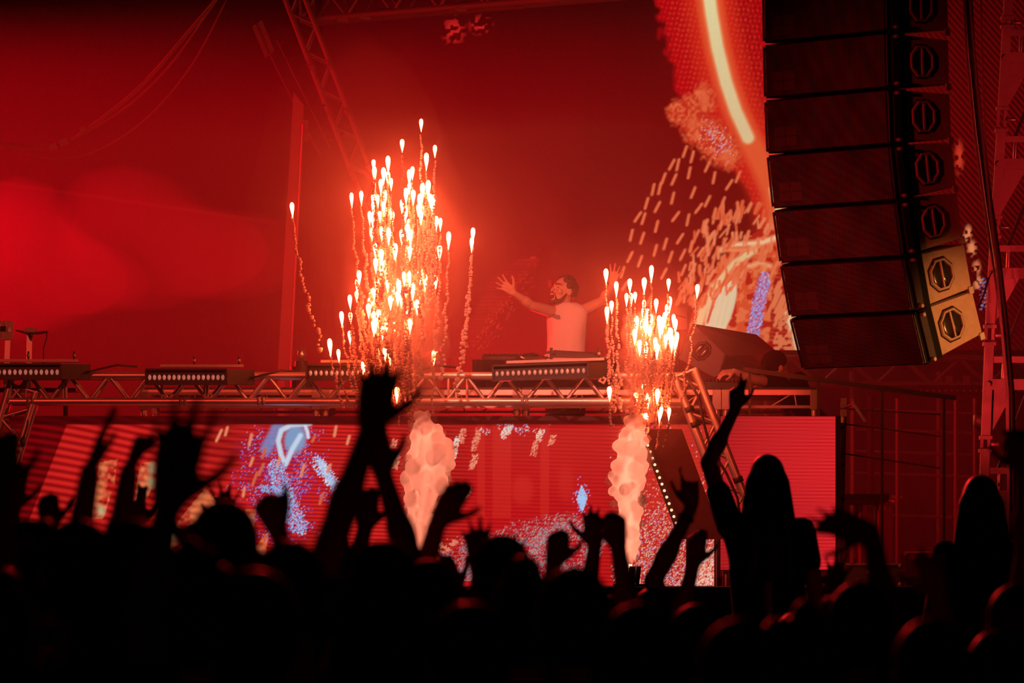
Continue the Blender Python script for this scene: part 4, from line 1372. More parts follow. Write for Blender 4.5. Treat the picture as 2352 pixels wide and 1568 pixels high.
for i, (x0, x1, y0, y1, Yc, lab) in enumerate([(1940, 2068, 1296, 1346, 43.0, 'low dark flight case on the stage beside the red screen'),
                                               (2080, 2210, 1270, 1346, 45.0, 'taller flight case on the stage in the dark wing'),
                                               (1990, 2050, 1150, 1346, 47.5, 'narrow upright rack deep in the dark wing')]):
    t = thing('flight_case', lab, 'case', V((P((x0 + x1) / 2, 0, Yc).x, Yc, STAGE)))
    a, b_ = P(x0, y0, Yc), P(x1, y0, Yc)
    MB().box(((a.x + b_.x) / 2, Yc + 0.25, (a.z + STAGE) / 2), ((b_.x - a.x) / 2, 0, 0), (0, 0.25, 0), (0, 0, (a.z - STAGE) / 2)).build('case_body', 'case', t)
    for (xx, zz) in ((a.x, a.z), (b_.x, a.z), (a.x, STAGE), (b_.x, STAGE)):
        MB().ball((xx, Yc, zz + (0.01 if zz == STAGE else -0.01)), 0.022, 8, 5).build('corner_ball', 'alu_dull', t, True)
    rod('edge_rail', (a.x, Yc - 0.004, a.z), (b_.x, Yc - 0.004, a.z), 0.012, 'alu_dull', t, 'thin')
    MB().box(((a.x + b_.x) / 2, Yc - 0.006, a.z - 0.06), (0.05, 0, 0), (0, 0.006, 0), (0, 0, 0.012)).build('latch', 'alu_dull', t)
for i, (x, y, wpx, hpx, Yc, lab) in enumerate([(2060, 1141, 24, 7, 50.0, 'small pale tag on the dark wing drape, the larger one'), (1962, 1153, 12, 4, 50.0, 'tiny pale tag on the wing drape near the silver pole')]):
    t = thing('wing_tag', lab, 'tag', P(x, y, Yc))
    MB().box(P(x, y, Yc), (wpx * Yc / F / 2, 0, 0), (0, 0.01, 0), (0, 0, hpx * Yc / F / 2)).build('plate', 'white_print', t)
    rod('stem', P(x, y, Yc + 0.02), V((P(x, 0, Yc).x, Yc + 0.02, STAGE)), 0.01, 'black', t, 'thin')
t = thing('wing_scaffold', 'dim scaffold frame of thin bars deep in the dark wing', 'scaffold', V((P(2080, 0, 49.5).x, 49.5, STAGE)))
for x in (1960, 2062, 2196, 2240):
    rod('upright', V((P(x, 0, 49.5).x, 49.5, STAGE)), P(x, 915, 49.5), 0.022, 'alu_dull', t)
for y in (940, 985, 1035, 1085, 1180):
    rod('ledger', P(1950, y, 49.5), P(2250, y + 10, 49.5), 0.014, 'alu_dull', t, 'thin')

# ================================================================== people
REMESH = []


def queue(o, voxel, smooth, tris):
    REMESH.append((o, voxel, smooth, tris))
    return o


def rot(v, axis, ang):
    return Matrix.Rotation(ang, 3, axis) @ v


POSES = {
    #         curls index..little          spread  thumb-out
    'open': ((0.10, 0.05, 0.08, 0.12), 11, 1.0),
    'wide': ((0.04, 0.02, 0.05, 0.10), 16, 1.2),
    'loose': ((0.30, 0.34, 0.40, 0.46), 6, 0.8),
    'flat': ((0.08, 0.05, 0.06, 0.10), 1.5, 0.2),
    'fist': ((0.95, 1.0, 1.0, 1.0), 1, 0.2),
    'horns': ((0.05, 0.95, 0.95, 0.45), 5, 0.5),
    'two': ((0.05, 0.10, 0.9, 0.95), 7, 0.6),
    'grip': ((0.62, 0.66, 0.70, 0.74), 2, 0.7),
    'point': ((0.06, 0.04, 0.22, 0.34), 9, 1.2),
    'claw': ((0.35, 0.25, 0.28, 0.40), 14, 1.1),
}


def hand(b, wrist, d, t, palm, pose, k=1.0):
    """palm, four jointed fingers and a thumb as overlapping rounded bones"""
    d = d.normalized()
    t = (t - d * t.dot(d)).normalized()
    m = d.cross(t).normalized()
    if m.dot(palm) < 0:
        m = -m
    curls, spread, th = POSES[pose]
    offs = (0.030, 0.010, -0.010, -0.028)
    reach = (0.090, 0.095, 0.090, 0.081)
    lens = (0.074, 0.082, 0.076, 0.060)
    rads = (0.0098, 0.0100, 0.0096, 0.0086)
    for i in range(4):
        root = wrist + t * (offs[i] * 0.55 * k) + d * (0.012 * k)
        kn = wrist + t * (offs[i] * k) + d * (reach[i] * k)
        b.capsule(root, kn, 0.0165 * k, 0.0125 * k, 8)
        sp = math.radians(spread) * (1.2, 0.25, -0.7, -1.7)[i]
        axis = t.cross(m).normalized()
        dd = d * math.cos(sp) + t * math.sin(sp)
        p = kn
        bend_axis = dd.cross(m).normalized()
        for s, (fr, mx) in enumerate(((0.46, 80), (0.30, 100), (0.24, 62))):
            dd = rot(dd, bend_axis, math.radians(mx) * curls[i])
            q = p + dd * (lens[i] * fr * k)
            b.capsule(p, q, rads[i] * (1 - 0.07 * s) * k, rads[i] * (0.95 - 0.09 * s) * k, 8)
            p = q
    b.capsule(wrist + d * 0.03 * k + t * 0.012 * k, wrist + d * 0.075 * k + t * 0.018 * k, 0.017 * k, 0.013 * k, 8)
    r = wrist + t * (0.020 * k) + d * (0.022 * k)
    dirs = [(t * (0.55 + 0.25 * th) + d * 0.65 + m * 0.25).normalized(), (t * (0.25 + 0.45 * th) + d * 0.8 + m * 0.2).normalized(), (t * (0.1 + 0.35 * th) + d * 0.9 + m * 0.15).normalized()]
    for L, dd, ra, rb in zip((0.045, 0.034, 0.028), dirs, (0.0165, 0.0125, 0.0110), (0.0125, 0.0110, 0.0090)):
        q = r + dd * (L * k)
        b.capsule(r, q, ra * k, rb * k, 8)
        r = q


def head(b, c, r, f, u, k=1.0, nose=1.0):
    b.ellipsoid(c + u * 0.022 * k - f * 0.006 * k, r * 0.076 * k, f * 0.097 * k, u * 0.103 * k)
    b.ellipsoid(c + f * 0.028 * k - u * 0.050 * k, r * 0.059 * k, f * 0.066 * k, u * 0.068 * k)
    b.capsule(c + f * 0.088 * k + u * 0.022 * k, c + f * 0.110 * k * nose - u * 0.016 * k, 0.009 * k, 0.0135 * k, 8)
    for s in (-1, 1):
        b.ellipsoid(c + r * (0.078 * s * k) - f * 0.008 * k, r * 0.011 * k, f * 0.022 * k, u * 0.033 * k, 10, 6)
        b.capsule(c + r * (0.014 * s * k) + f * 0.088 * k + u * 0.036 * k, c + r * (0.052 * s * k) + f * 0.068 * k + u * 0.036 * k, 0.011 * k, 0.009 * k, 8)
        b.ball(c + r * (0.042 * s * k) + f * 0.062 * k - u * 0.018 * k, 0.027 * k)
    b.capsule(c + f * 0.082 * k - u * 0.045 * k, c + f * 0.080 * k - u * 0.058 * k, 0.018 * k, 0.016 * k, 8)
    b.ball(c + f * 0.072 * k - u * 0.096 * k, 0.024 * k)


def limb(b, p, q, r0, r1, bulge=0.0):
    b.capsule(p, q, r0, r1)
    if bulge:
        m = p.lerp(q, 0.33)
        b.ellipsoid(m, (q - p).normalized() * ((q - p).length * 0.34), perp(q - p)[0] * bulge, perp(q - p)[1] * bulge, 10, 7)


def person(label, group, hc, arms, feet_z=0.0, fwd=(0, 1, 0), hair='short', hairmat='hair_dark', shirt=0, skin='skin', seat=None,
           voxel=0.0085, tris=9000, lean=(0, 0), shirt_mat=None, k=1.0, look=None, feet=None, sleeveless=False):
    """hc head centre; arms: list of dicts in world space; seat: pelvis point when riding on shoulders"""
    fwd = V(fwd).normalized()
    up = V((0, 0, 1))
    right = fwd.cross(up).normalized()
    hc = V(hc)
    nb = hc + V((lean[0] * 0.3, lean[1] * 0.3, 0)) - fwd * 0.015 - up * 0.185
    H = hc.z + 0.12 - feet_z
    if seat is None:
        hip = V((hc.x + lean[0], hc.y + lean[1], feet_z + H * 0.51))
    else:
        hip = V(seat)
    foot = V((hip.x, hip.y, feet_z)) if feet is None else V(feet)
    root = thing('person', label, 'person', V((foot.x, foot.y, feet_z)) if seat is None else hip, group)
    bs, bt, bl, bh = MB(), MB(), MB(), MB()
    lf = fwd if look is None else V(look).normalized()
    lr = lf.cross(up).normalized()
    lu = lr.cross(lf).normalized()
    head(bs, hc, lr, lf, lu)
    bs.capsule(hc - lf * 0.02 - lu * 0.05, nb + up * 0.01, 0.052, 0.056)
    sho = {s: nb + right * (0.165 * s) - up * 0.045 for s in (-1, 1)}
    for a in arms:
        if a.get('shoulder') is not None:
            sho[a['side']] = V(a['shoulder'])
    # trunk under the clothes
    bs.capsule(nb - up * 0.03, hip, 0.085, 0.085)
    chest = nb.lerp(hip, 0.38)
    waist = nb.lerp(hip, 0.78)
    for s in (-1, 1):
        bt.capsule(nb - up * 0.045, sho[s], 0.070, 0.066)
        bt.capsule(chest + right * (0.085 * s), waist + right * (0.07 * s), 0.105, 0.098)
        bs.capsule(nb - up * 0.05, sho[s], 0.052, 0.052)
        bt.capsule(sho[s].lerp(chest, 0.25), chest + right * (0.075 * s), 0.080, 0.105)
        bt.capsule(waist + right * (0.07 * s), hip + right * (0.07 * s), 0.100, 0.110)
    done = set()
    for a in arms + [dict(side=s) for s in (-1, 1)]:
        s = a['side']
        if s in done:
            continue
        done.add(s)
        S = sho[s]
        if 'e' in a:
            E, W = V(a['e']), V(a['w'])
            D, T, pm, pose = V(a['d']), V(a['t']), V(a.get('palm', fwd)), a.get('pose', 'open')
        else:
            E = S + right * (0.06 * s) - up * 0.27 - fwd * 0.02
            W = E + fwd * 0.12 - up * 0.20 + right * (0.0)
            D, T, pm, pose = (W - E), fwd, -right * s, 'loose'
        limb(bs, S, E, 0.050, 0.041, 0.047)
        limb(bs, E, W, 0.041, 0.027, 0.043)
        hand(bs, W, D, T, pm, pose, a.get('k', 1.0))
        if not sleeveless:
            bt.capsule(S, S.lerp(E, 0.55), 0.070, 0.062)
    # legs
    for s in (-1, 1):
        hj = hip + right * ((0.085 if seat is None else 0.13) * s) - up * 0.02
        if seat is None:
            kn = hj.lerp(V((foot.x, foot.y, feet_z)) + right * (0.10 * s), 0.5) + fwd * 0.03
            an = V((foot.x, foot.y, feet_z + 0.085)) + right * (0.11 * s)
        else:
            kn = hip + right * (0.19 * s) + fwd * 0.36 + up * 0.02
            an = kn - up * 0.42 - fwd * 0.05
        bs.capsule(hj, kn, 0.075, 0.052)
        bs.capsule(kn, an, 0.050, 0.038)
        bs.capsule(an - up * 0.05 - fwd * 0.03, an - up * 0.055 + fwd * 0.15, 0.032, 0.028)
        bl.capsule(hj, kn, 0.098, 0.070)
        bl.capsule(kn, an + up * 0.02, 0.068, 0.055)
        bl.capsule(hip, hj, 0.11, 0.105)
    body = queue(bs.build('body', skin, root, True), voxel, 4, tris)
    sm = shirt_mat or SHIRTS[shirt % len(SHIRTS)]
    queue(bt.build('shirt', sm, root, True), 0.018, 4, 2500)
    queue(bl.build('trousers', 'trousers', root, True), 0.022, 4, 1500)
    # hair
    if hair != 'none':
        bh.ellipsoid(hc + lu * 0.040 - lf * 0.026, lr * 0.086, lf * 0.090, lu * 0.098)
        bh.ellipsoid(hc + lu * 0.075 + lf * 0.03, lr * 0.070, lf * 0.062, lu * 0.055)
        bh.ellipsoid(hc - lu * 0.02 - lf * 0.048, lr * 0.076, lf * 0.062, lu * 0.078)
        if hair == 'long':
            for s in (-1, 0, 1):
                bh.capsule(hc - lf * 0.05 + lr * (0.045 * s), hc - fwd * 0.085 + right * (0.075 * s) - up * 0.20, 0.062, 0.062)
                bh.capsule(hc - fwd * 0.085 + right * (0.075 * s) - up * 0.20, hc - fwd * 0.125 + right * (0.095 * s) - up * 0.44, 0.062, 0.035)
        if hair == 'bun':
            bh.ball(hc + lu * 0.135 - lf * 0.05, 0.045)
        if hair == 'curly':
            for q in range(26):
                a_, z_ = random.uniform(0, 2 * math.pi), random.uniform(-0.35, 1)
                rr = math.sqrt(max(0, 1 - z_ * z_))
                v_ = lr * (math.cos(a_) * rr * 0.084) + lf * (math.sin(a_) * rr * 0.085 - 0.03) + lu * (z_ * 0.1 + 0.045)
                if v_.dot(lf) < 0.05:
                    bh.ball(hc + v_, random.uniform(0.022, 0.036))
        queue(bh.build('hair', hairmat, root, True), 0.013, 3, 1800)
    return root


def arm(side, Y, w, e, tip, thumb, pose='open', dy=0.0, palm=None, k=1.0):
    """an arm given by where wrist, elbow and fingertips stand, at distance Y"""
    W, E, T = P(*w, Y + dy), P(*e, Y), P(*tip, Y + dy)
    t = {'L': V((-1, 0.1, 0)), 'R': V((1, 0.1, 0)), 'near': V((0.15, -1, 0)), 'far': V((0.1, 1, 0)), 'U': V((0, 0, 1)), 'D': V((0, 0, -1))}[thumb]
    W2 = E + (W - E).normalized() * min(0.30, max(0.22, (W - E).length))
    return dict(side=side, e=E, w=W, d=(T - W), t=t, palm=palm or V((0, 1, 0)), pose=pose, k=k)


def raver(label, Y, arms, hair='short', shirt=0, hairmat='hair_dark', headpx=None, group='crowd in front of the stage', skin='skin', dz=0.0):
    a = arms[0]
    E = a['e']
    dirn = (E - a['w']).normalized()
    S = E + V((-a['side'] * 0.05 + dirn.x * 0.10, 0.02, -0.26))
    if headpx is not None:
        hc = P(headpx[0], headpx[1], Y)
        S0 = hc + V((a['side'] * 0.165, 0, -0.20))
        # keep the upper arm a plausible length
        S = E + (S0 - E).normalized() * min(0.36, max(0.22, (S0 - E).length))
    else:
        hc = S + V((-a['side'] * 0.175, 0.0, 0.215 + dz))
    if hc.z > 1.72 and headpx is None:
        hc.z = 1.72
    a['shoulder'] = S
    if len(arms) > 1 and arms[1].get('shoulder') is None:
        b_ = arms[1]
        S0 = hc + V((b_['side'] * 0.165, 0, -0.20))
        b_['shoulder'] = b_['e'] + (S0 - b_['e']).normalized() * min(0.36, max(0.22, (S0 - b_['e']).length))
    return person(label, group, hc, arms, hair=hair, shirt=shirt, hairmat=hairmat, skin=skin)


# ---- raised hands and arms
raver('reveller at the picture edge with a blurred raised hand beside the leaning truss leg', 13, [arm(1, 13, (4, 1130), (-8, 1330), (6, 1045), 'R', 'loose')])
raver('reveller with a small open hand low at the far edge, thumb out', 20, [arm(-1, 20, (30, 1172), (18, 1340), (38, 1086), 'R', 'open')], 'long')
raver('reveller with a cupped hand pointing up beside the slanted screen edge', 19, [arm(1, 19, (112, 1215), (104, 1380), (110, 1145), 'R', 'grip')])
raver('reveller with a narrow blade-like raised hand in front of the red lines', 14, [arm(-1, 14, (206, 1085), (166, 1330), (236, 990), 'near', 'flat', palm=V((1, 0, 0)))], shirt=1)
raver('reveller with a raised fist beside the large open hand', 15, [arm(1, 15, (296, 1085), (262, 1310), (318, 1005), 'near', 'fist')])
raver('reveller holding up the largest open hand, thumb toward the blue figure', 10.4, [arm(-1, 10.4, (385, 1165), (330, 1420), (420, 985), 'R', 'open', k=1.18)], shirt=2)
raver('reveller with spread fingers held up between fist and blue figure', 21, [arm(-1, 21, (522, 1212), (538, 1370), (514, 1112), 'L', 'wide')], shirt=1)
raver('reveller with a low round fist under the large open hand', 14.6, [arm(1, 14.6, (458, 1290), (462, 1490), (458, 1205), 'L', 'fist')])
raver('distant reveller whose fingertips show between two arms', 22, [arm(1, 22, (314, 1212), (316, 1350), (313, 1140), 'R', 'two')])
raver('reveller with a bent raised fist under the blue figure', 15, [arm(-1, 15, (640, 1222), (706, 1420), (604, 1140), 'R', 'fist')], shirt=2)
raver('tall reveller with the highest splayed hand reaching into the sparks', 13.4, [arm(1, 13.4, (850, 985), (765, 1235), (882, 800), 'R', 'claw', k=1.15)], 'short', 1)
raver('reveller whose arm rises behind the tall reveller, edge lit red', 16, [arm(-1, 16, (880, 1090), (945, 1300), (862, 1000), 'R', 'loose')])
raver('reveller with a bent forearm glowing red below the tall reveller', 19, [arm(1, 19, (838, 1215), (790, 1390), (846, 1140), 'R', 'loose')], 'long')
raver('reveller pointing a tilted hand from the smoke toward the pale glitter', 16.2, [arm(1, 16.2, (1005, 1200), (950, 1400), (1068, 1098), 'R', 'loose')])
raver('reveller with rim-lit entwined fingers low under the smoke', 20, [arm(-1, 20, (1052, 1362), (1092, 1470), (1018, 1300), 'R', 'claw'), arm(1, 20, (1000, 1350), (985, 1480), (1030, 1300), 'L', 'grip')], 'bun', headpx=(1085, 1462))
raver('reveller with a blurred open hand over the pale glitter', 17.5, [arm(-1, 17.5, (1100, 1315), (1098, 1480), (1095, 1222), 'R', 'open')])
raver('reveller with a crisp open hand and thumb out over the pale glitter', 20.7, [arm(-1, 20.7, (1166, 1335), (1150, 1480), (1174, 1238), 'R', 'wide')], 'long', 1)
raver('reveller with a half-closed hand and outstretched thumb on a straight arm', 18.2, [arm(-1, 18.2, (1270, 1300), (1262, 1490), (1290, 1200), 'R', 'grip')], shirt=1)
raver('reveller reaching up with three spread fingers beside the cupped hand', 21, [arm(-1, 21, (1366, 1255), (1345, 1400), (1362, 1165), 'L', 'claw')], 'long', headpx=(1408, 1452))
raver('reveller with a cupped raised hand before the shorter smoke column', 18.5, [arm(1, 18.5, (1420, 1258), (1448, 1440), (1408, 1160), 'L', 'grip')], shirt=2, headpx=(1360, 1490))
hr = raver('reveller making a horned hand sign on a slanting forearm with wristband', 22.5, [arm(1, 22.5, (1588, 1165), (1500, 1335), (1584, 1085), 'L', 'horns')], headpx=(1500, 1428))
wp, we = P(1588, 1165, 22.5), P(1500, 1335, 22.5)
c_ = wp.lerp(we, 0.14)
d_ = (we - wp).normalized()
MB().sweep([c_ - d_ * 0.008, c_ - d_ * 0.007, c_ + d_ * 0.007, c_ + d_ * 0.008], [0.031, 0.035, 0.036, 0.032], 14).build('wristband', 'black', hr, True)
raver('reveller with a slim raised forearm between horned hand and the rider', 22, [arm(1, 22, (1592, 1298), (1555, 1445), (1604, 1232), 'R', 'loose')], 'long', headpx=(1520, 1500))
raver('reveller with an open hand spread beside the rider', 21, [arm(1, 21, (1905, 1370), (1890, 1500), (1938, 1268), 'R', 'wide')], headpx=(1826, 1490))
raver('reveller bending a wrist to point flat fingers at the red screen', 15.0, [arm(1, 15.0, (2000, 1222), (2042, 1440), (1862, 1180), 'D', 'point')], headpx=(1975, 1452), shirt=1)
raver('reveller with a large blurred claw-like hand in the dark wing gap', 15.5, [arm(-1, 15.5, (2160, 1375), (2205, 1560), (2128, 1262), 'L', 'claw')], headpx=(2290, 1560))


def rider(label, head_px, Y, arms, shirt=0, low=0.0):
    hc = P(*head_px, Y)
    seat = hc + V((0, -0.06, -0.76))
    for a in arms:
        S0 = hc + V((a['side'] * 0.175, -0.01, -0.21))
        a['shoulder'] = S0
    r = person(label, 'riders on shoulders', hc, arms, hair='long', seat=seat, shirt=shirt, skin='skin', feet_z=hc.z - 1.6)
    return seat


seat = rider('long-haired rider on shoulders with one arm stretched high before the red screen', (1762, 1108), 27.0,
             [arm(-1, 27.0, (1688, 940), (1627, 1062), (1698, 852), 'R', 'two')], 0)
person('carrier below the long-haired rider with raised arm', 'people carrying riders', (seat.x, seat.y + 0.12, seat.z + 0.03), [], shirt=1, voxel=0.012, tris=5000)
seat = rider('long-haired rider on shoulders in front of the steel tower foot', (2252, 1158), 26.0, [], 2)
person('carrier below the rider in front of the steel tower', 'people carrying riders', (seat.x, seat.y + 0.12, seat.z + 0.03), [], shirt=1, voxel=0.012, tris=5000)

# phone filmed with, at the picture edge
raver('reveller at the picture edge holding a phone up high', 17, [arm(-1, 17, (2352, 1085), (2362, 1270), (2338, 1030), 'L', 'grip', palm=V((0, -1, 0)))], headpx=(2452, 1420))
t = thing('phone', 'black phone held up at the picture edge before the steel tower', 'phone', P(2334, 1055, 17.05))
MB().prism([P(2302, 986, 17.05), P(2372, 986, 17.05), P(2372, 1062, 17.05), P(2302, 1062, 17.05)], (0, 0.009, 0)).build('case', 'black', t)
MB().prism([P(2306, 990, 17.062), P(2368, 990, 17.062), P(2368, 1058, 17.062), P(2306, 1058, 17.062)], (0, 0.002, 0)).build('screen_glass', 'dish', t)
MB().ball(P(2314, 1000, 17.05), 0.006, 8, 5).build('camera_lens', 'dish', t, True)

# ---- heads along the bottom of the picture
for hx, hy, Y, hair, lab in [
    (1700, 1580, 11.0, 'short', 'reveller low in front of the rider, hair edge lit red'),
    (1965, 1470, 16.0, 'curly', 'curly-haired reveller below the pointing hand'),
    (2140, 1566, 12.0, 'short', 'short-haired reveller low in the wing gap'),
    (1080, 1540, 11.2, 'short', 'reveller low under the entwined fingers, hair edge lit red'),
    (305, 1345, 11.6, 'long', 'long-haired reveller in the black mass under the large open hand'),
    (180, 1330, 12.8, 'short', 'short-haired reveller in the black mass under the blade-like hand'),
    (56, 1345, 13.3, 'curly', 'curly-haired reveller in the black mass at the far side'),
    (560, 1395, 15.9, 'curly', 'curly-haired reveller in the black mass under the spread fingers'),
    (665, 1380, 12.6, 'short', 'short-haired reveller right below the bent fist'),
    (770, 1372, 14.4, 'bun', 'reveller with a hair bun just below the tall reveller elbow'),
    (880, 1375, 13.15, 'long', 'long-haired reveller beneath the tall reveller'),
    (985, 1400, 15.3, 'short', 'short-haired reveller below the hand tilted into the smoke'),
    (1205, 1445, 13.5, 'bun', 'reveller with a hair bun beneath the crisp open hand'),
    (1320, 1440, 12.6, 'short', 'short-haired reveller beneath the half-closed hand'),
    (1470, 1530, 12.0, 'long', 'long-haired reveller low beneath the shorter smoke column'),
    (1600, 1490, 17.0, 'short', 'short-haired reveller between the slim forearm and the rider'),
    (2335, 1450, 16.0, 'short', 'reveller at the picture edge below the phone'),
    (10, 1500, 11.7, 'bun', 'reveller with a hair bun at the bottom corner'),
    (430, 1430, 10.9, 'curly', 'curly-haired reveller behind the low round fist'),
    (1840, 1560, 12.5, 'curly', 'curly-haired reveller low beside the spread hand'),
]:
    person(lab, 'crowd in front of the stage', P(hx, hy, Y), [], hair=hair, shirt=random.randrange(3), voxel=0.011, tris=5000)

# ================================================================== the performer
YP = 45.4
look = V((-0.80, -0.56, 0.30)).normalized()
fw_ = V((-0.42, -0.9, 0)).normalized()
hc = P(1294, 671, YP)
nb = P(1306, 706, YP)
dj_arms = [
    dict(side=1, shoulder=P(1270, 716, YP - 0.02), e=P(1222, 702, YP - 0.22), w=P(1180, 673, YP - 0.34), d=P(1140, 640, YP - 0.38) - P(1180, 673, YP - 0.34),
         t=V((0.75, 0, 0.66)), palm=V((0, -1, 0.1)), pose='wide', k=1.02),
    dict(side=-1, shoulder=P(1338, 714, YP + 0.02), e=P(1384, 691, YP - 0.1), w=P(1406, 655, YP - 0.2), d=P(1412, 630, YP - 0.22) - P(1406, 655, YP - 0.2),
         t=V((-0.8, 0, 0.2)), palm=V((0, -1, 0)), pose='wide', k=1.0)]
up = V((0, 0, 1))
dj = person('bearded performer in a white sleeveless shirt, arms flung wide, mouth open', None, hc, dj_arms, feet_z=RISER, fwd=fw_, look=look, hair='none',
            skin='skin_pale', voxel=0.0055, tris=40000, shirt_mat=M['trousers'], sleeveless=True, lean=(0.02, 0.02))
for ch in list(dj.children):
    if ch.name.startswith('shirt'):
        REMESH[:] = [r for r in REMESH if r[0] is not ch]
        bpy.data.objects.remove(ch)
lr = look.cross(up).normalized()
lu = lr.cross(look).normalized()
# loose sleeveless shirt, a shaped shell with neckline, armholes and folds
rt_ = fw_.cross(up).normalized()
b = MB()
rings = []
ns = 40
top, bot = P(0, 702, YP).z, P(0, 842, YP).z
levels = [(-0.022, 0.066, 0.062, 0.0), (-0.004, 0.108, 0.078, 0.0), (0.022, 0.150, 0.090, 0.0), (0.06, 0.170, 0.102, 0.0), (0.12, 0.166, 0.112, 0.004), (0.22, 0.156, 0.118, 0.010), (0.32, 0.154, 0.116, 0.014),
          (0.44, 0.158, 0.118, 0.018), (0.56, 0.166, 0.124, 0.022), (0.68, 0.176, 0.130, 0.024), (0.75, 0.180, 0.134, 0.024)]
cx = nb + V((0.0, 0.0, 0))
vs = []
for li, (dz, rx, ry, fold) in enumerate(levels):
    c = V((P(1304 - dz * 14, 0, YP).x, YP + 0.0, P(0, 702, YP).z - dz))
    for k in range(ns):
        a = 2 * math.pi * k / ns
        wob = 1 + fold * 3 * (math.sin(a * 5 + dz * 9) * 0.6 + math.sin(a * 9 - dz * 14) * 0.4)
        vs.append(c + rt_ * (math.cos(a) * rx * wob) + fw_ * (math.sin(a) * ry * wob))
fs = []
for li in range(len(levels) - 1):
    for k in range(ns):
        fs.append((li * ns + k, li * ns + (k + 1) % ns, (li + 1) * ns + (k + 1) % ns, (li + 1) * ns + k))
b.add(vs, fs)
sh = b.build('shirt', 'white_shirt', dj, True)
md = sh.modifiers.new('thick', 'SOLIDIFY')
md.thickness = 0.006
md = sh.modifiers.new('soft', 'SUBSURF')
md.levels = md.render_levels = 2
# printed scrawl on the chest
b = MB()
ch_c = V((P(1289, 0, YP).x, YP, P(0, 727, YP).z))
for k in range(6):
    x0 = -0.036 + k * 0.013
    pts = []
    for j in range(5):
        f = j / 4
        pts.append(ch_c + rt_ * -(x0 + f * 0.012) * 1.0 + fw_ * 0.0 + up * (0.02 - f * 0.036 - 0.002 * k + 0.004 * math.sin(j * 2 + k)))
    b.sweep(pts, 0.0028, 5)
ink = b.build('chest_print', 'ink', sh, False)
for v_ in ink.data.vertices:
    p = V(v_.co) + world_loc(dj)
    # lay the strokes on the front of the cloth
    c = V((P(1304, 0, YP).x, YP, p.z))
    q = p - c
    xr = q.dot(rt_)
    ry = 0.113
    rx = 0.151
    yy = ry * math.sqrt(max(0.05, 1 - (xr / rx) ** 2))
    w_ = c + rt_ * xr + fw_ * (yy + 0.017 + (q.dot(fw_) * 0.02)) + V((0, 0, 0))
    v_.co = w_ - world_loc(dj)
# hair, beard and face
b = MB()
for q in range(110):
    a_, z_ = random.uniform(0, 2 * math.pi), random.uniform(-0.45, 1)
    rr = math.sqrt(1 - z_ * z_)
    v_ = lr * (math.cos(a_) * rr * 0.074) + look * (math.sin(a_) * rr * 0.090 - 0.012) + lu * (z_ * 0.098 + 0.03)
    if v_.dot(look) < 0.040 + max(0, z_ - 0.55) * 0.08 and v_.dot(lu) > -0.055 and not (v_.dot(lu) < 0.045 and v_.dot(look) > -0.028):
        b.ball(hc + v_, random.uniform(0.016, 0.027), 8, 6)
b.ellipsoid(hc + lu * 0.055 - look * 0.030, lr * 0.076, look * 0.078, lu * 0.080)
queue(b.build('hair', 'hair_brown', dj, True), 0.008, 2, 3000)
b = MB()
for s in (-1, 1):
    b.capsule(hc + lr * (0.069 * s) + look * 0.012 - lu * 0.020, hc + lr * (0.058 * s) + look * 0.038 - lu * 0.080, 0.008, 0.014)
    b.capsule(hc + lr * (0.056 * s) + look * 0.042 - lu * 0.086, hc + lr * (0.02 * s) + look * 0.078 - lu * 0.108, 0.017, 0.019)
    b.capsule(hc + lr * (0.02 * s) + look * 0.078 - lu * 0.108, hc + look * 0.082 - lu * 0.110, 0.019, 0.019)
    b.capsule(hc + lr * (0.004 * s) + look * 0.101 - lu * 0.034, hc + lr * (0.028 * s) + look * 0.090 - lu * 0.046, 0.006, 0.006)
    b.capsule(hc + lr * (0.03 * s) + look * 0.088 - lu * 0.048, hc + lr * (0.034 * s) + look * 0.076 - lu * 0.088, 0.005, 0.010)
queue(b.build('beard', 'beard', dj, True), 0.007, 2, 1500)
b = MB().ellipsoid(hc + look * 0.094 - lu * 0.064, lr * 0.022, look * 0.010, lu * 0.021, 12, 8)
mo = b.build('mouth', 'mouth', dj, True)
MB().box(hc + look * 0.103 - lu * 0.051, lr * 0.015, look * 0.004, lu * 0.0045).build('upper_teeth', 'teeth', mo)
for s in (-1, 1):
    MB().ellipsoid(hc + lr * (0.034 * s) + look * 0.082 + lu * 0.012, lr * 0.012, look * 0.007, lu * 0.0032, 10, 6).build('eye', 'mouth', dj, True)
    MB().capsule(hc + lr * (0.016 * s) + look * 0.101 + lu * 0.037, hc + lr * (0.056 * s) + look * 0.079 + lu * 0.038, 0.0055, 0.004, 8).build('eyebrow', 'beard', dj, True)

# ================================================================== the technician
YC = 44.45
look = V((-0.75, -0.25, -0.55)).normalized()
hc = P(1784, 846, YC)
fw_ = V((-0.85, -0.5, 0)).normalized()
tarm = [dict(side=1, shoulder=P(1796, 884, YC - 0.12), e=P(1732, 872, YC - 0.36), w=P(1686, 853, YC - 0.50), d=P(1640, 858, YC - 0.56) - P(1686, 853, YC - 0.50),
             t=V((0, -0.9, -0.45)), palm=V((0, 0, -1)), pose='loose'),
        dict(side=-1, shoulder=P(1836, 872, YC + 0.12), e=P(1800, 900, YC + 0.0), w=P(1762, 888, YC - 0.15), d=V((-1, -0.3, 0.0)), t=V((0, -1, 0)), palm=V((0, 0, -1)), pose='loose')]
tech = person('technician in a black cap bending over the console beside the tilted monitor', None, hc, tarm, feet_z=RISER, fwd=fw_, look=look, hair='none', skin='skin_pale',
              voxel=0.007, tris=20000, shirt=0, lean=(0.30, 0.50))
lr = look.cross(up).normalized()
lu = lr.cross(look).normalized()
b = MB()
b.ellipsoid(hc + lu * 0.050 - look * 0.006, lr * 0.092, look * 0.110, lu * 0.098)
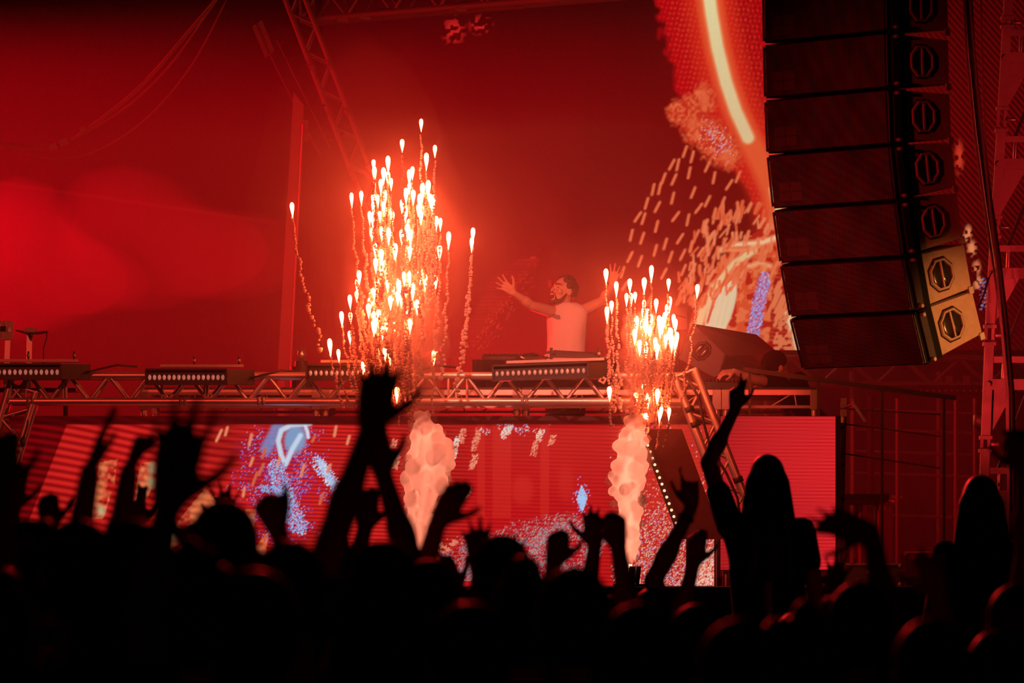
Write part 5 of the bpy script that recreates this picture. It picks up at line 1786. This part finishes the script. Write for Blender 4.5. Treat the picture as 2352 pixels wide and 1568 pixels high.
b.capsule(hc + lu * 0.055 + look * 0.09 + lr * 0.045, hc + lu * 0.055 + look * 0.09 - lr * 0.045, 0.03, 0.03)
cap = queue(b.build('cap', 'black_cloth', tech, True), 0.009, 3, 2500)
MB().prism([hc + lu * 0.045 + look * 0.08 + lr * 0.07, hc + lu * 0.045 + look * 0.165 + lr * 0.045, hc + lu * 0.045 + look * 0.165 - lr * 0.045, hc + lu * 0.045 + look * 0.08 - lr * 0.07], lu * 0.006).build('cap_peak', 'black_cloth', cap)
t = thing('console', 'small control console under the hand of the technician', 'mixer', P(1655, 892, 43.9))
MB().prism([P(1612, 892, 43.68), P(1720, 892, 43.68), P(1716, 880, 43.68), P(1616, 876, 43.68)], (0, 0.45, 0.02)).build('body', 'black', t)
for k in range(10):
    p = P(1622 + k * 9, 877, 43.76 + 0.08 * (k % 3))
    rod('knob', p, p + V((0, 0, 0.025)), 0.010, 'black_metal', t, 'thin')

# ================================================================== fireworks
YF = 41.9
LEFT = [(711, 100), (613, 205), (782, 235), (738, 275), (540, 290), (466, 310), (470, 345), (666, 345), (650, 360), (517, 350), (540, 370), (503, 410), (556, 405), (747, 415),
        (718, 430), (650, 430), (633, 455), (670, 465), (524, 465), (466, 485), (487, 490), (704, 485), (757, 485), (775, 490), (770, 515), (611, 515), (629, 550), (464, 525),
        (517, 525), (695, 540), (715, 540), (710, 570), (445, 575), (461, 580), (498, 575), (550, 555), (563, 575), (789, 600), (810, 610), (648, 615), (640, 640), (456, 660),
        (507, 655), (543, 660), (610, 670), (655, 665), (853, 680), (978, 660), (972, 710), (806, 750), (474, 740), (577, 740), (664, 735), (652, 755), (505, 770), (640, 795),
        (476, 815), (503, 830), (521, 830), (391, 880), (380, 925), (483, 920), (528, 890), (537, 915), (622, 885), (650, 885), (704, 875), (732, 900), (785, 905), (667, 945),
        (632, 940), (463, 970), (378, 985), (343, 1005), (447, 1020), (468, 1030), (438, 1050), (566, 965), (587, 920), (600, 930), (598, 970), (608, 990), (590, 985), (552, 1010),
        (665, 1030), (690, 1030), (300, 1090), (346, 1095), (467, 1090), (492, 1080), (475, 1120), (465, 1135), (530, 1120), (573, 1145), (642, 1085), (653, 1130), (510, 1165),
        (632, 1170), (342, 1190), (239, 1230), (284, 1285), (524, 1275), (549, 1280), (777, 1290), (412, 1345), (584, 1480), (45, 530), (352, 480), (402, 470)]
LEFT = [(650 + x * 0.4464, 250 + y * 0.4464) for x, y in LEFT]
RIGHT = [(1340, 230), (1750, 200), (1433, 345), (1555, 320), (1685, 310), (1905, 320), (2165, 370), (1525, 450), (1567, 450), (1603, 440), (1683, 510), (1793, 500), (1915, 480),
         (1390, 520), (1348, 570), (1890, 550), (1680, 580), (1715, 590), (1745, 640), (1615, 655), (1820, 650), (1855, 660), (1840, 690), (1870, 620), (1950, 640), (1968, 680),
         (1700, 690), (1670, 690), (1735, 750), (1600, 770), (1880, 820), (1920, 760), (1935, 830), (1980, 800), (1785, 850), (1645, 870), (1700, 890), (1800, 900), (1965, 850),
         (1370, 1290), (1680, 1240), (1610, 1345), (1720, 1350), (1805, 1310), (1700, 1520), (1825, 1495), (1840, 1470), (1910, 1480), (1685, 660), (1850, 710), (1830, 720)]
RIGHT = [(1050 + x * 0.2551, 580 + y * 0.2551) for x, y in RIGHT]

ICO_V = []
_f = (1 + 5 ** 0.5) / 2
for a, b_ in ((-1, _f), (1, _f), (-1, -_f), (1, -_f)):
    ICO_V.append((a, b_, 0))
for a, b_ in ((-1, _f), (1, _f), (-1, -_f), (1, -_f)):
    ICO_V.append((0, a, b_))
for a, b_ in ((_f, -1), (_f, 1), (-_f, -1), (-_f, 1)):
    ICO_V.append((a, 0, b_))
ICO_V = np.array(ICO_V) / np.linalg.norm(ICO_V[0])
ICO_F = [(0, 11, 5), (0, 5, 1), (0, 1, 7), (0, 7, 10), (0, 10, 11), (1, 5, 9), (5, 11, 4), (11, 10, 2), (10, 7, 6), (7, 1, 8), (3, 9, 4), (3, 4, 2), (3, 2, 6), (3, 6, 8), (3, 8, 9),
         (4, 9, 5), (2, 4, 11), (6, 2, 10), (8, 6, 7), (9, 8, 1)]


def smooth_mesh_object(name, verts, faces, mat, parent, base):
    me = bpy.data.meshes.new(name)
    me.from_pydata([tuple(v) for v in verts], [], faces)
    me.materials.append(M[mat] if isinstance(mat, str) else mat)
    me.polygons.foreach_set('use_smooth', [True] * len(me.polygons))
    me.update()
    o = bpy.data.objects.new(name, me)
    o.parent = parent
    o.location = base
    col.objects.link(o)
    return o


def star_mesh():
    prof = [(0.0, 0.0), (0.010, 0.004), (0.017, 0.014), (0.020, 0.030), (0.0185, 0.052), (0.0125, 0.080), (0.006, 0.108), (0.0, 0.135)]
    n = 10
    vs, fs = [(0, 0, 0)], []
    for r, z in prof[1:-1]:
        for k in range(n):
            a = 2 * math.pi * k / n
            vs.append((math.cos(a) * r, math.sin(a) * r, -z))
    vs.append((0, 0, -prof[-1][1]))
    for k in range(n):
        fs.append((0, 1 + k, 1 + (k + 1) % n))
    m = len(prof) - 2
    for i in range(m - 1):
        for k in range(n):
            a, b_ = 1 + i * n, 1 + (i + 1) * n
            fs.append((a + k, b_ + k, b_ + (k + 1) % n, a + (k + 1) % n))
    e = len(vs) - 1
    for k in range(n):
        fs.append((e, 1 + (m - 1) * n + (k + 1) % n, 1 + (m - 1) * n + k))
    me = bpy.data.meshes.new('burning_star')
    me.from_pydata(vs, [], fs)
    me.materials.append(M['comet'])
    me.polygons.foreach_set('use_smooth', [True] * len(me.polygons))
    return me


STAR = star_mesh()


def star(px, py, basepx, label, group, long_trail):
    Y = YF + random.uniform(-0.25, 0.25)
    bx, by = basepx
    head_ = P(px, py - 22, Y)
    foot = V((P(bx, 0, YF).x, YF, P(0, by, YF).z))

    def at(s):
        z = head_.z + (foot.z - head_.z) * s
        q = s ** 1.6
        return V((head_.x + (foot.x - head_.x) * q, head_.y + (foot.y - head_.y) * q, z))
    tang = (at(0.0) - at(0.06)).normalized()
    o = bpy.data.objects.new('firework_star', STAR)
    o.location = head_
    o.rotation_mode = 'QUATERNION'
    o.rotation_quaternion = tang.to_track_quat('Z', 'Y')
    s = random.uniform(0.72, 1.0)
    o.scale = (s * 0.95, s * 0.95, s * random.uniform(0.85, 1.15))
    col.objects.link(o)
    setp(o, label, 'spark', group)
    # curling smoke it leaves behind, built in the star's own frame
    total = (head_ - foot).length
    L = min(max(0.3, head_.z - P(0, 950, YF).z), random.uniform(1.0, 1.5) if long_trail else random.uniform(0.35, 0.95))
    inv = Matrix.LocRotScale(o.location, o.rotation_quaternion, o.scale).inverted()
    vs, fs = [], []
    dist = 0.12
    seed = random.uniform(0, 50)
    while dist < L:
        g = dist / 1.2
        r = 0.0065 + 0.013 * min(g, 1.0)
        p = at(min(0.97, dist / total))
        amp = 0.004 + 0.030 * min(g, 1.0)
        p = p + V((noise1(dist * 14, seed), noise1(dist * 13, seed + 9), 0)) * amp
        rr = r * random.uniform(0.6, 1.35)
        b0 = len(vs)
        for v in ICO_V:
            k = rr * random.uniform(0.8, 1.2)
            vs.append(inv @ (p + V(v) * k))
        fs += [tuple(i + b0 for i in f) for f in ICO_F]
        dist += r * random.uniform(1.1, 2.2)
    if vs:
        smooth_mesh_object('smoke_trail', vs, fs, 'trail', o, (0, 0, 0))
    return o


BL, BR = (968, 1300), (1446, 1300)
special = {(670.1, 486.6): 'lone firework star drifting far out near the pale column', (967.4, 294.6): 'highest firework star, at the very top of the taller fountain'}
for (x, y) in LEFT:
    lab = next((v for (sx, sy), v in special.items() if abs(sx - x) < 2 and abs(sy - y) < 4), None)
    outer = x < 850 or x > 1015 or y < 420
    grp = 'stars of the taller spark fountain'
    where = ('near the tip' if y < 400 else 'in the upper cluster' if y < 500 else 'in the middle cluster' if y < 640 else 'in the lower cluster' if y < 800 else 'low beside the truss')
    if x < 845:
        where = 'column side, ' + ('high up' if y < 500 else 'halfway up' if y < 740 else 'near the truss')
    elif x > 1008:
        where = 'performer side'
    star(x, y, BL, lab or 'burning white firework star of the taller fountain, ' + where, grp, outer)
for (x, y) in RIGHT:
    lone = abs(x - 1602.3) < 2 and abs(y - 674.4) < 4
    where = 'at the tip' if y < 680 else 'in the dense middle' if y < 780 else 'in the lower cluster' if y < 850 else 'below the truss top'
    if x < 1425:
        where = 'performer side, ' + ('high up' if y < 760 else 'low down')
    star(x, y, BR, 'lone firework star beside the plain box speaker on its pole' if lone else 'burning white firework star of the shorter fountain, ' + where,
         'stars of the shorter spark fountain', x < 1420)

LAUNCHERS = []
for bp, lab in ((BL, 'black launcher tube on the stage under the taller spark fountain'), (BR, 'black launcher tube on the stage under the shorter spark fountain')):
    x = P(bp[0], 0, YF).x
    t = thing('firework_launcher', lab, 'firework', V((x, YF, STAGE)))
    LAUNCHERS.append(t)
    MB().box((x, YF, STAGE + 0.01), (0.12, 0, 0), (0, 0.12, 0), (0, 0, 0.01)).build('base_plate', 'black_metal', t)
    for k in range(5):
        a = 2 * math.pi * k / 5
        rod('tube', (x + 0.05 * math.cos(a), YF + 0.05 * math.sin(a), STAGE + 0.02), (x + 0.065 * math.cos(a), YF + 0.065 * math.sin(a), STAGE + 0.15), 0.022, 'black', t)

# ================================================================== smoke and haze


def ico(sub):
    vs = [V(v) for v in ICO_V]
    fs = list(ICO_F)
    for _ in range(sub):
        cache, out = {}, []

        def mid(a, b_):
            k = (min(a, b_), max(a, b_))
            if k not in cache:
                vs.append(((vs[a] + vs[b_]) / 2).normalized())
                cache[k] = len(vs) - 1
            return cache[k]
        for a, b_, c in fs:
            ab, bc, ca = mid(a, b_), mid(b_, c), mid(c, a)
            out += [(a, ab, ca), (b_, bc, ab), (c, ca, bc), (ab, bc, ca)]
        fs = out
    return vs, fs


IV2, IF2 = ico(2)


def plume(label, puffs, mat, base):
    """billowing cloud: many overlapping see-through puffs, thin at the rim and thick at heart"""
    vs, fs = [], []
    for x, y, r, dy in puffs:
        c = P(x, y, YF + dy)
        k = r * YF / F
        sd = random.uniform(0, 50)
        b0 = len(vs)
        for v in IV2:
            kk = k * (1 + 0.16 * math.sin(v.x * 4 + sd) * math.cos(v.z * 4.5 + sd * 1.7) + 0.10 * math.sin(v.y * 7 + v.z * 6 + sd))
            vs.append(c + v * kk - base)
        fs += [tuple(i + b0 for i in f) for f in IF2]
    o = smooth_mesh_object('smoke', vs, fs, mat, None, base)
    setp(o, label, 'smoke', None, 'stuff')
    return o


def billow(spine, seed, n_rim=7, size=1.0):
    r = random.Random(seed)
    out = []
    for (x0, y0, w0), (x1, y1, w1) in zip(spine[:-1], spine[1:]):
        n = max(2, int(abs(y1 - y0) / 13))
        for k in range(n):
            f = k / n
            x, y, w = x0 + (x1 - x0) * f, y0 + (y1 - y0) * f, w0 + (w1 - w0) * f
            out.append((x + r.uniform(-3, 3), y, w * 0.62, 0))
            for _ in range(n_rim):
                a = r.uniform(0, 2 * math.pi)
                e = w * math.sqrt(r.uniform(0.15, 0.75))
                out.append((x + math.cos(a) * e, y + r.uniform(-14, 14), w * r.uniform(0.16, 0.40) * size, math.sin(a) * e * YF / F))
    return out


SHELL = smoke_skin_material('smoke_dense', (0.93, 0.86, 0.82), 0.97)
RIM = smoke_skin_material('smoke_rim', (0.93, 0.84, 0.80), 0.30)
VEIL = volume_material('smoke_veil', 2.6, (1.0, 0.92, 0.88), 0.1)
THIN = volume_material('smoke_thin', 0.7, (1.0, 0.92, 0.88), 0.1)


def fused(label, puffs, mat, voxel, base):
    b = MB()
    for x, y, r, dy in puffs:
        k = r * YF / F
        b.ellipsoid(P(x, y, YF + dy), (k, 0, 0), (0, k, 0), (0, 0, k * random.uniform(0.9, 1.2)), 14, 9)
    o = b.build('smoke', mat, None, True, base)
    setp(o, label, 'smoke', None, 'stuff')
    queue(o, voxel, 3, 14000)


def smoke_column(lab_core, lab_rim, spine, seed, base):
    fused(lab_core, billow(spine, seed, 8), SHELL, 0.014, P(*base, YF))
    r = random.Random(seed + 40)
    puffs = []
    for (x0, y0, w0), (x1, y1, w1) in zip(spine[:-1], spine[1:]):
        for k in range(7):
            f = r.random()
            w = w0 + (w1 - w0) * f
            s_ = r.choice((-1, 1))
            puffs.append((x0 + (x1 - x0) * f + s_ * w * r.uniform(0.75, 1.0), y0 + (y1 - y0) * f, w * r.uniform(0.14, 0.3), r.uniform(-0.06, 0.1)))
    plume(lab_rim, puffs, RIM, P(*base, YF))


SPL = [(968, 955, 20), (982, 1000, 44), (984, 1055, 58), (980, 1105, 52), (970, 1150, 42), (962, 1200, 34), (966, 1290, 22)]
SPR = [(1462, 960, 22), (1455, 1000, 36), (1446, 1050, 46), (1440, 1110, 42), (1442, 1160, 36), (1450, 1220, 26), (1448, 1290, 18)]
smoke_column('dense pale smoke billowing at the foot of the taller spark fountain', 'thin wisps around the smoke of the taller spark fountain', SPL, 1, (968, 1300))
smoke_column('dense pale smoke billowing at the foot of the shorter spark fountain', 'thin wisps around the smoke of the shorter spark fountain', SPR, 5, (1446, 1300))
fused('small side puffs of smoke beside the tall reveller arm',
      billow([(872, 1000, 18), (868, 1050, 20), (880, 1080, 12)], 3) + billow([(895, 1130, 10), (906, 1175, 18), (905, 1215, 12)], 4), SHELL, 0.012, P(880, 1080, YF))
fused('thin smoke veil rising through the truss inside the taller fountain', billow([(985, 700, 40), (985, 800, 52), (985, 880, 46), (978, 940, 40), (975, 985, 34)], 2), VEIL, 0.022, P(980, 950, YF))
fused('glowing smoke veil inside the shorter spark fountain', billow([(1482, 740, 50), (1475, 830, 56), (1465, 900, 50), (1460, 975, 36)], 6), VEIL, 0.022, P(1465, 970, YF))
fused('faint smoke veil inside the upper part of the taller fountain', billow([(935, 560, 50), (925, 660, 70), (930, 760, 84), (945, 850, 60)], 7), THIN, 0.03, P(930, 860, YF))

# glowing cores added inside the smoke to light it from within
GLOW_CORE = emit_material('smoke_fill_glow', (1.0, 0.27, 0.16), 9.0, True)
for t, sp_ in zip(LAUNCHERS, (SPL, SPR)):
    pts = [P(x, y, YF) for x, y, w in sp_[::-1]]
    pts[0] = V((pts[0].x, YF, STAGE + 0.14))
    rad = [0.012, 0.02, 0.024, 0.03, 0.036, 0.034, 0.012]
    MB().sweep(pts[:-1] + [pts[-2].lerp(pts[-1], 0.4)], rad, 10).build('smoke_glow_core', GLOW_CORE, t, True)

HAZE = volume_material('stage_haze', 0.048, (1, 0.95, 0.95), 0.25)
# thinner toward the top and toward the wing: the bank's upper and side faces lean
b = MB().hexa([(-11, 41.4, 1.62), (1.8, 41.4, 1.62), (8.0, 54, 1.62), (-11, 54, 1.62), (-11, 41.4, 4.6), (1.8, 41.4, 4.9), (8.0, 54, 8.4), (-11, 54, 7.6)])
o = b.build('haze', HAZE, None, False, (-0.6, 47.6, 1.62))
setp(o, 'thin red-lit haze filling the whole stage', 'haze', None, 'stuff')


def cloud(label, c, r, seed, dens):
    vs, fs = [], []
    rr = random.Random(seed)
    for v in IV2:
        k = 1 + 0.28 * math.sin(v.x * 3.1 + seed) * math.cos(v.z * 2.7 + seed * 1.3) + 0.15 * math.sin(v.y * 5 + v.x * 4 + seed)
        vs.append((v.x * r[0] * k, v.y * r[1] * k, v.z * r[2] * k))
    o = smooth_mesh_object('haze_cloud', vs, IF2, volume_material('haze_cloud', dens, (1, 0.95, 0.95), 0.2), None, c)
    setp(o, label, 'haze', None, 'stuff')


cloud('soft bank of haze on the far side below the hanging cables', P(380, 560, 46.5), (0.95, 1.0, 0.5), 3, 0.16)
cloud('soft bank of haze at the picture edge above the printed board', P(40, 610, 47.5), (0.9, 1.1, 0.55), 8, 0.18)
for k, (lab, x, y, r, dn) in enumerate((('dense glowing haze at the heart of the taller spark fountain', 932, 640, (0.42, 0.45, 0.85), 0.16), ('glowing haze around the taller spark fountain', 920, 610, (0.72, 0.7, 1.10), 0.09),
                                        ('wide faint bank of haze around the taller spark fountain', 940, 590, (1.15, 0.95, 1.5), 0.05))):
    cloud(lab, P(x, y, 42.3), r, 2 + 1.9 * k, dn)
cloud('soft bank of haze around the shorter spark fountain', P(1470, 770, 42.2), (0.62, 0.55, 0.8), 4, 0.11)

# ================================================================== fuse the queued skins
for o, voxel, it, tris in REMESH:
    md = o.modifiers.new('fuse', 'REMESH')
    md.mode = 'VOXEL'
    md.voxel_size = voxel
    md.use_smooth_shade = True
    if it:
        md = o.modifiers.new('smooth', 'SMOOTH')
        md.factor = 0.5
        md.iterations = it
bpy.context.view_layer.update()
dg = bpy.context.evaluated_depsgraph_get()
for o, voxel, it, tris in REMESH:
    n = sum(len(p.vertices) - 2 for p in o.evaluated_get(dg).data.polygons)
    if n > tris:
        md = o.modifiers.new('thin', 'DECIMATE')
        md.ratio = tris / n
bpy.context.view_layer.update()
dg = bpy.context.evaluated_depsgraph_get()
for o, voxel, it, tris in REMESH:
    me = bpy.data.meshes.new_from_object(o.evaluated_get(dg))
    me.polygons.foreach_set('use_smooth', [True] * len(me.polygons))
    old = o.data
    o.modifiers.clear()
    o.data = me
    me.name = old.name
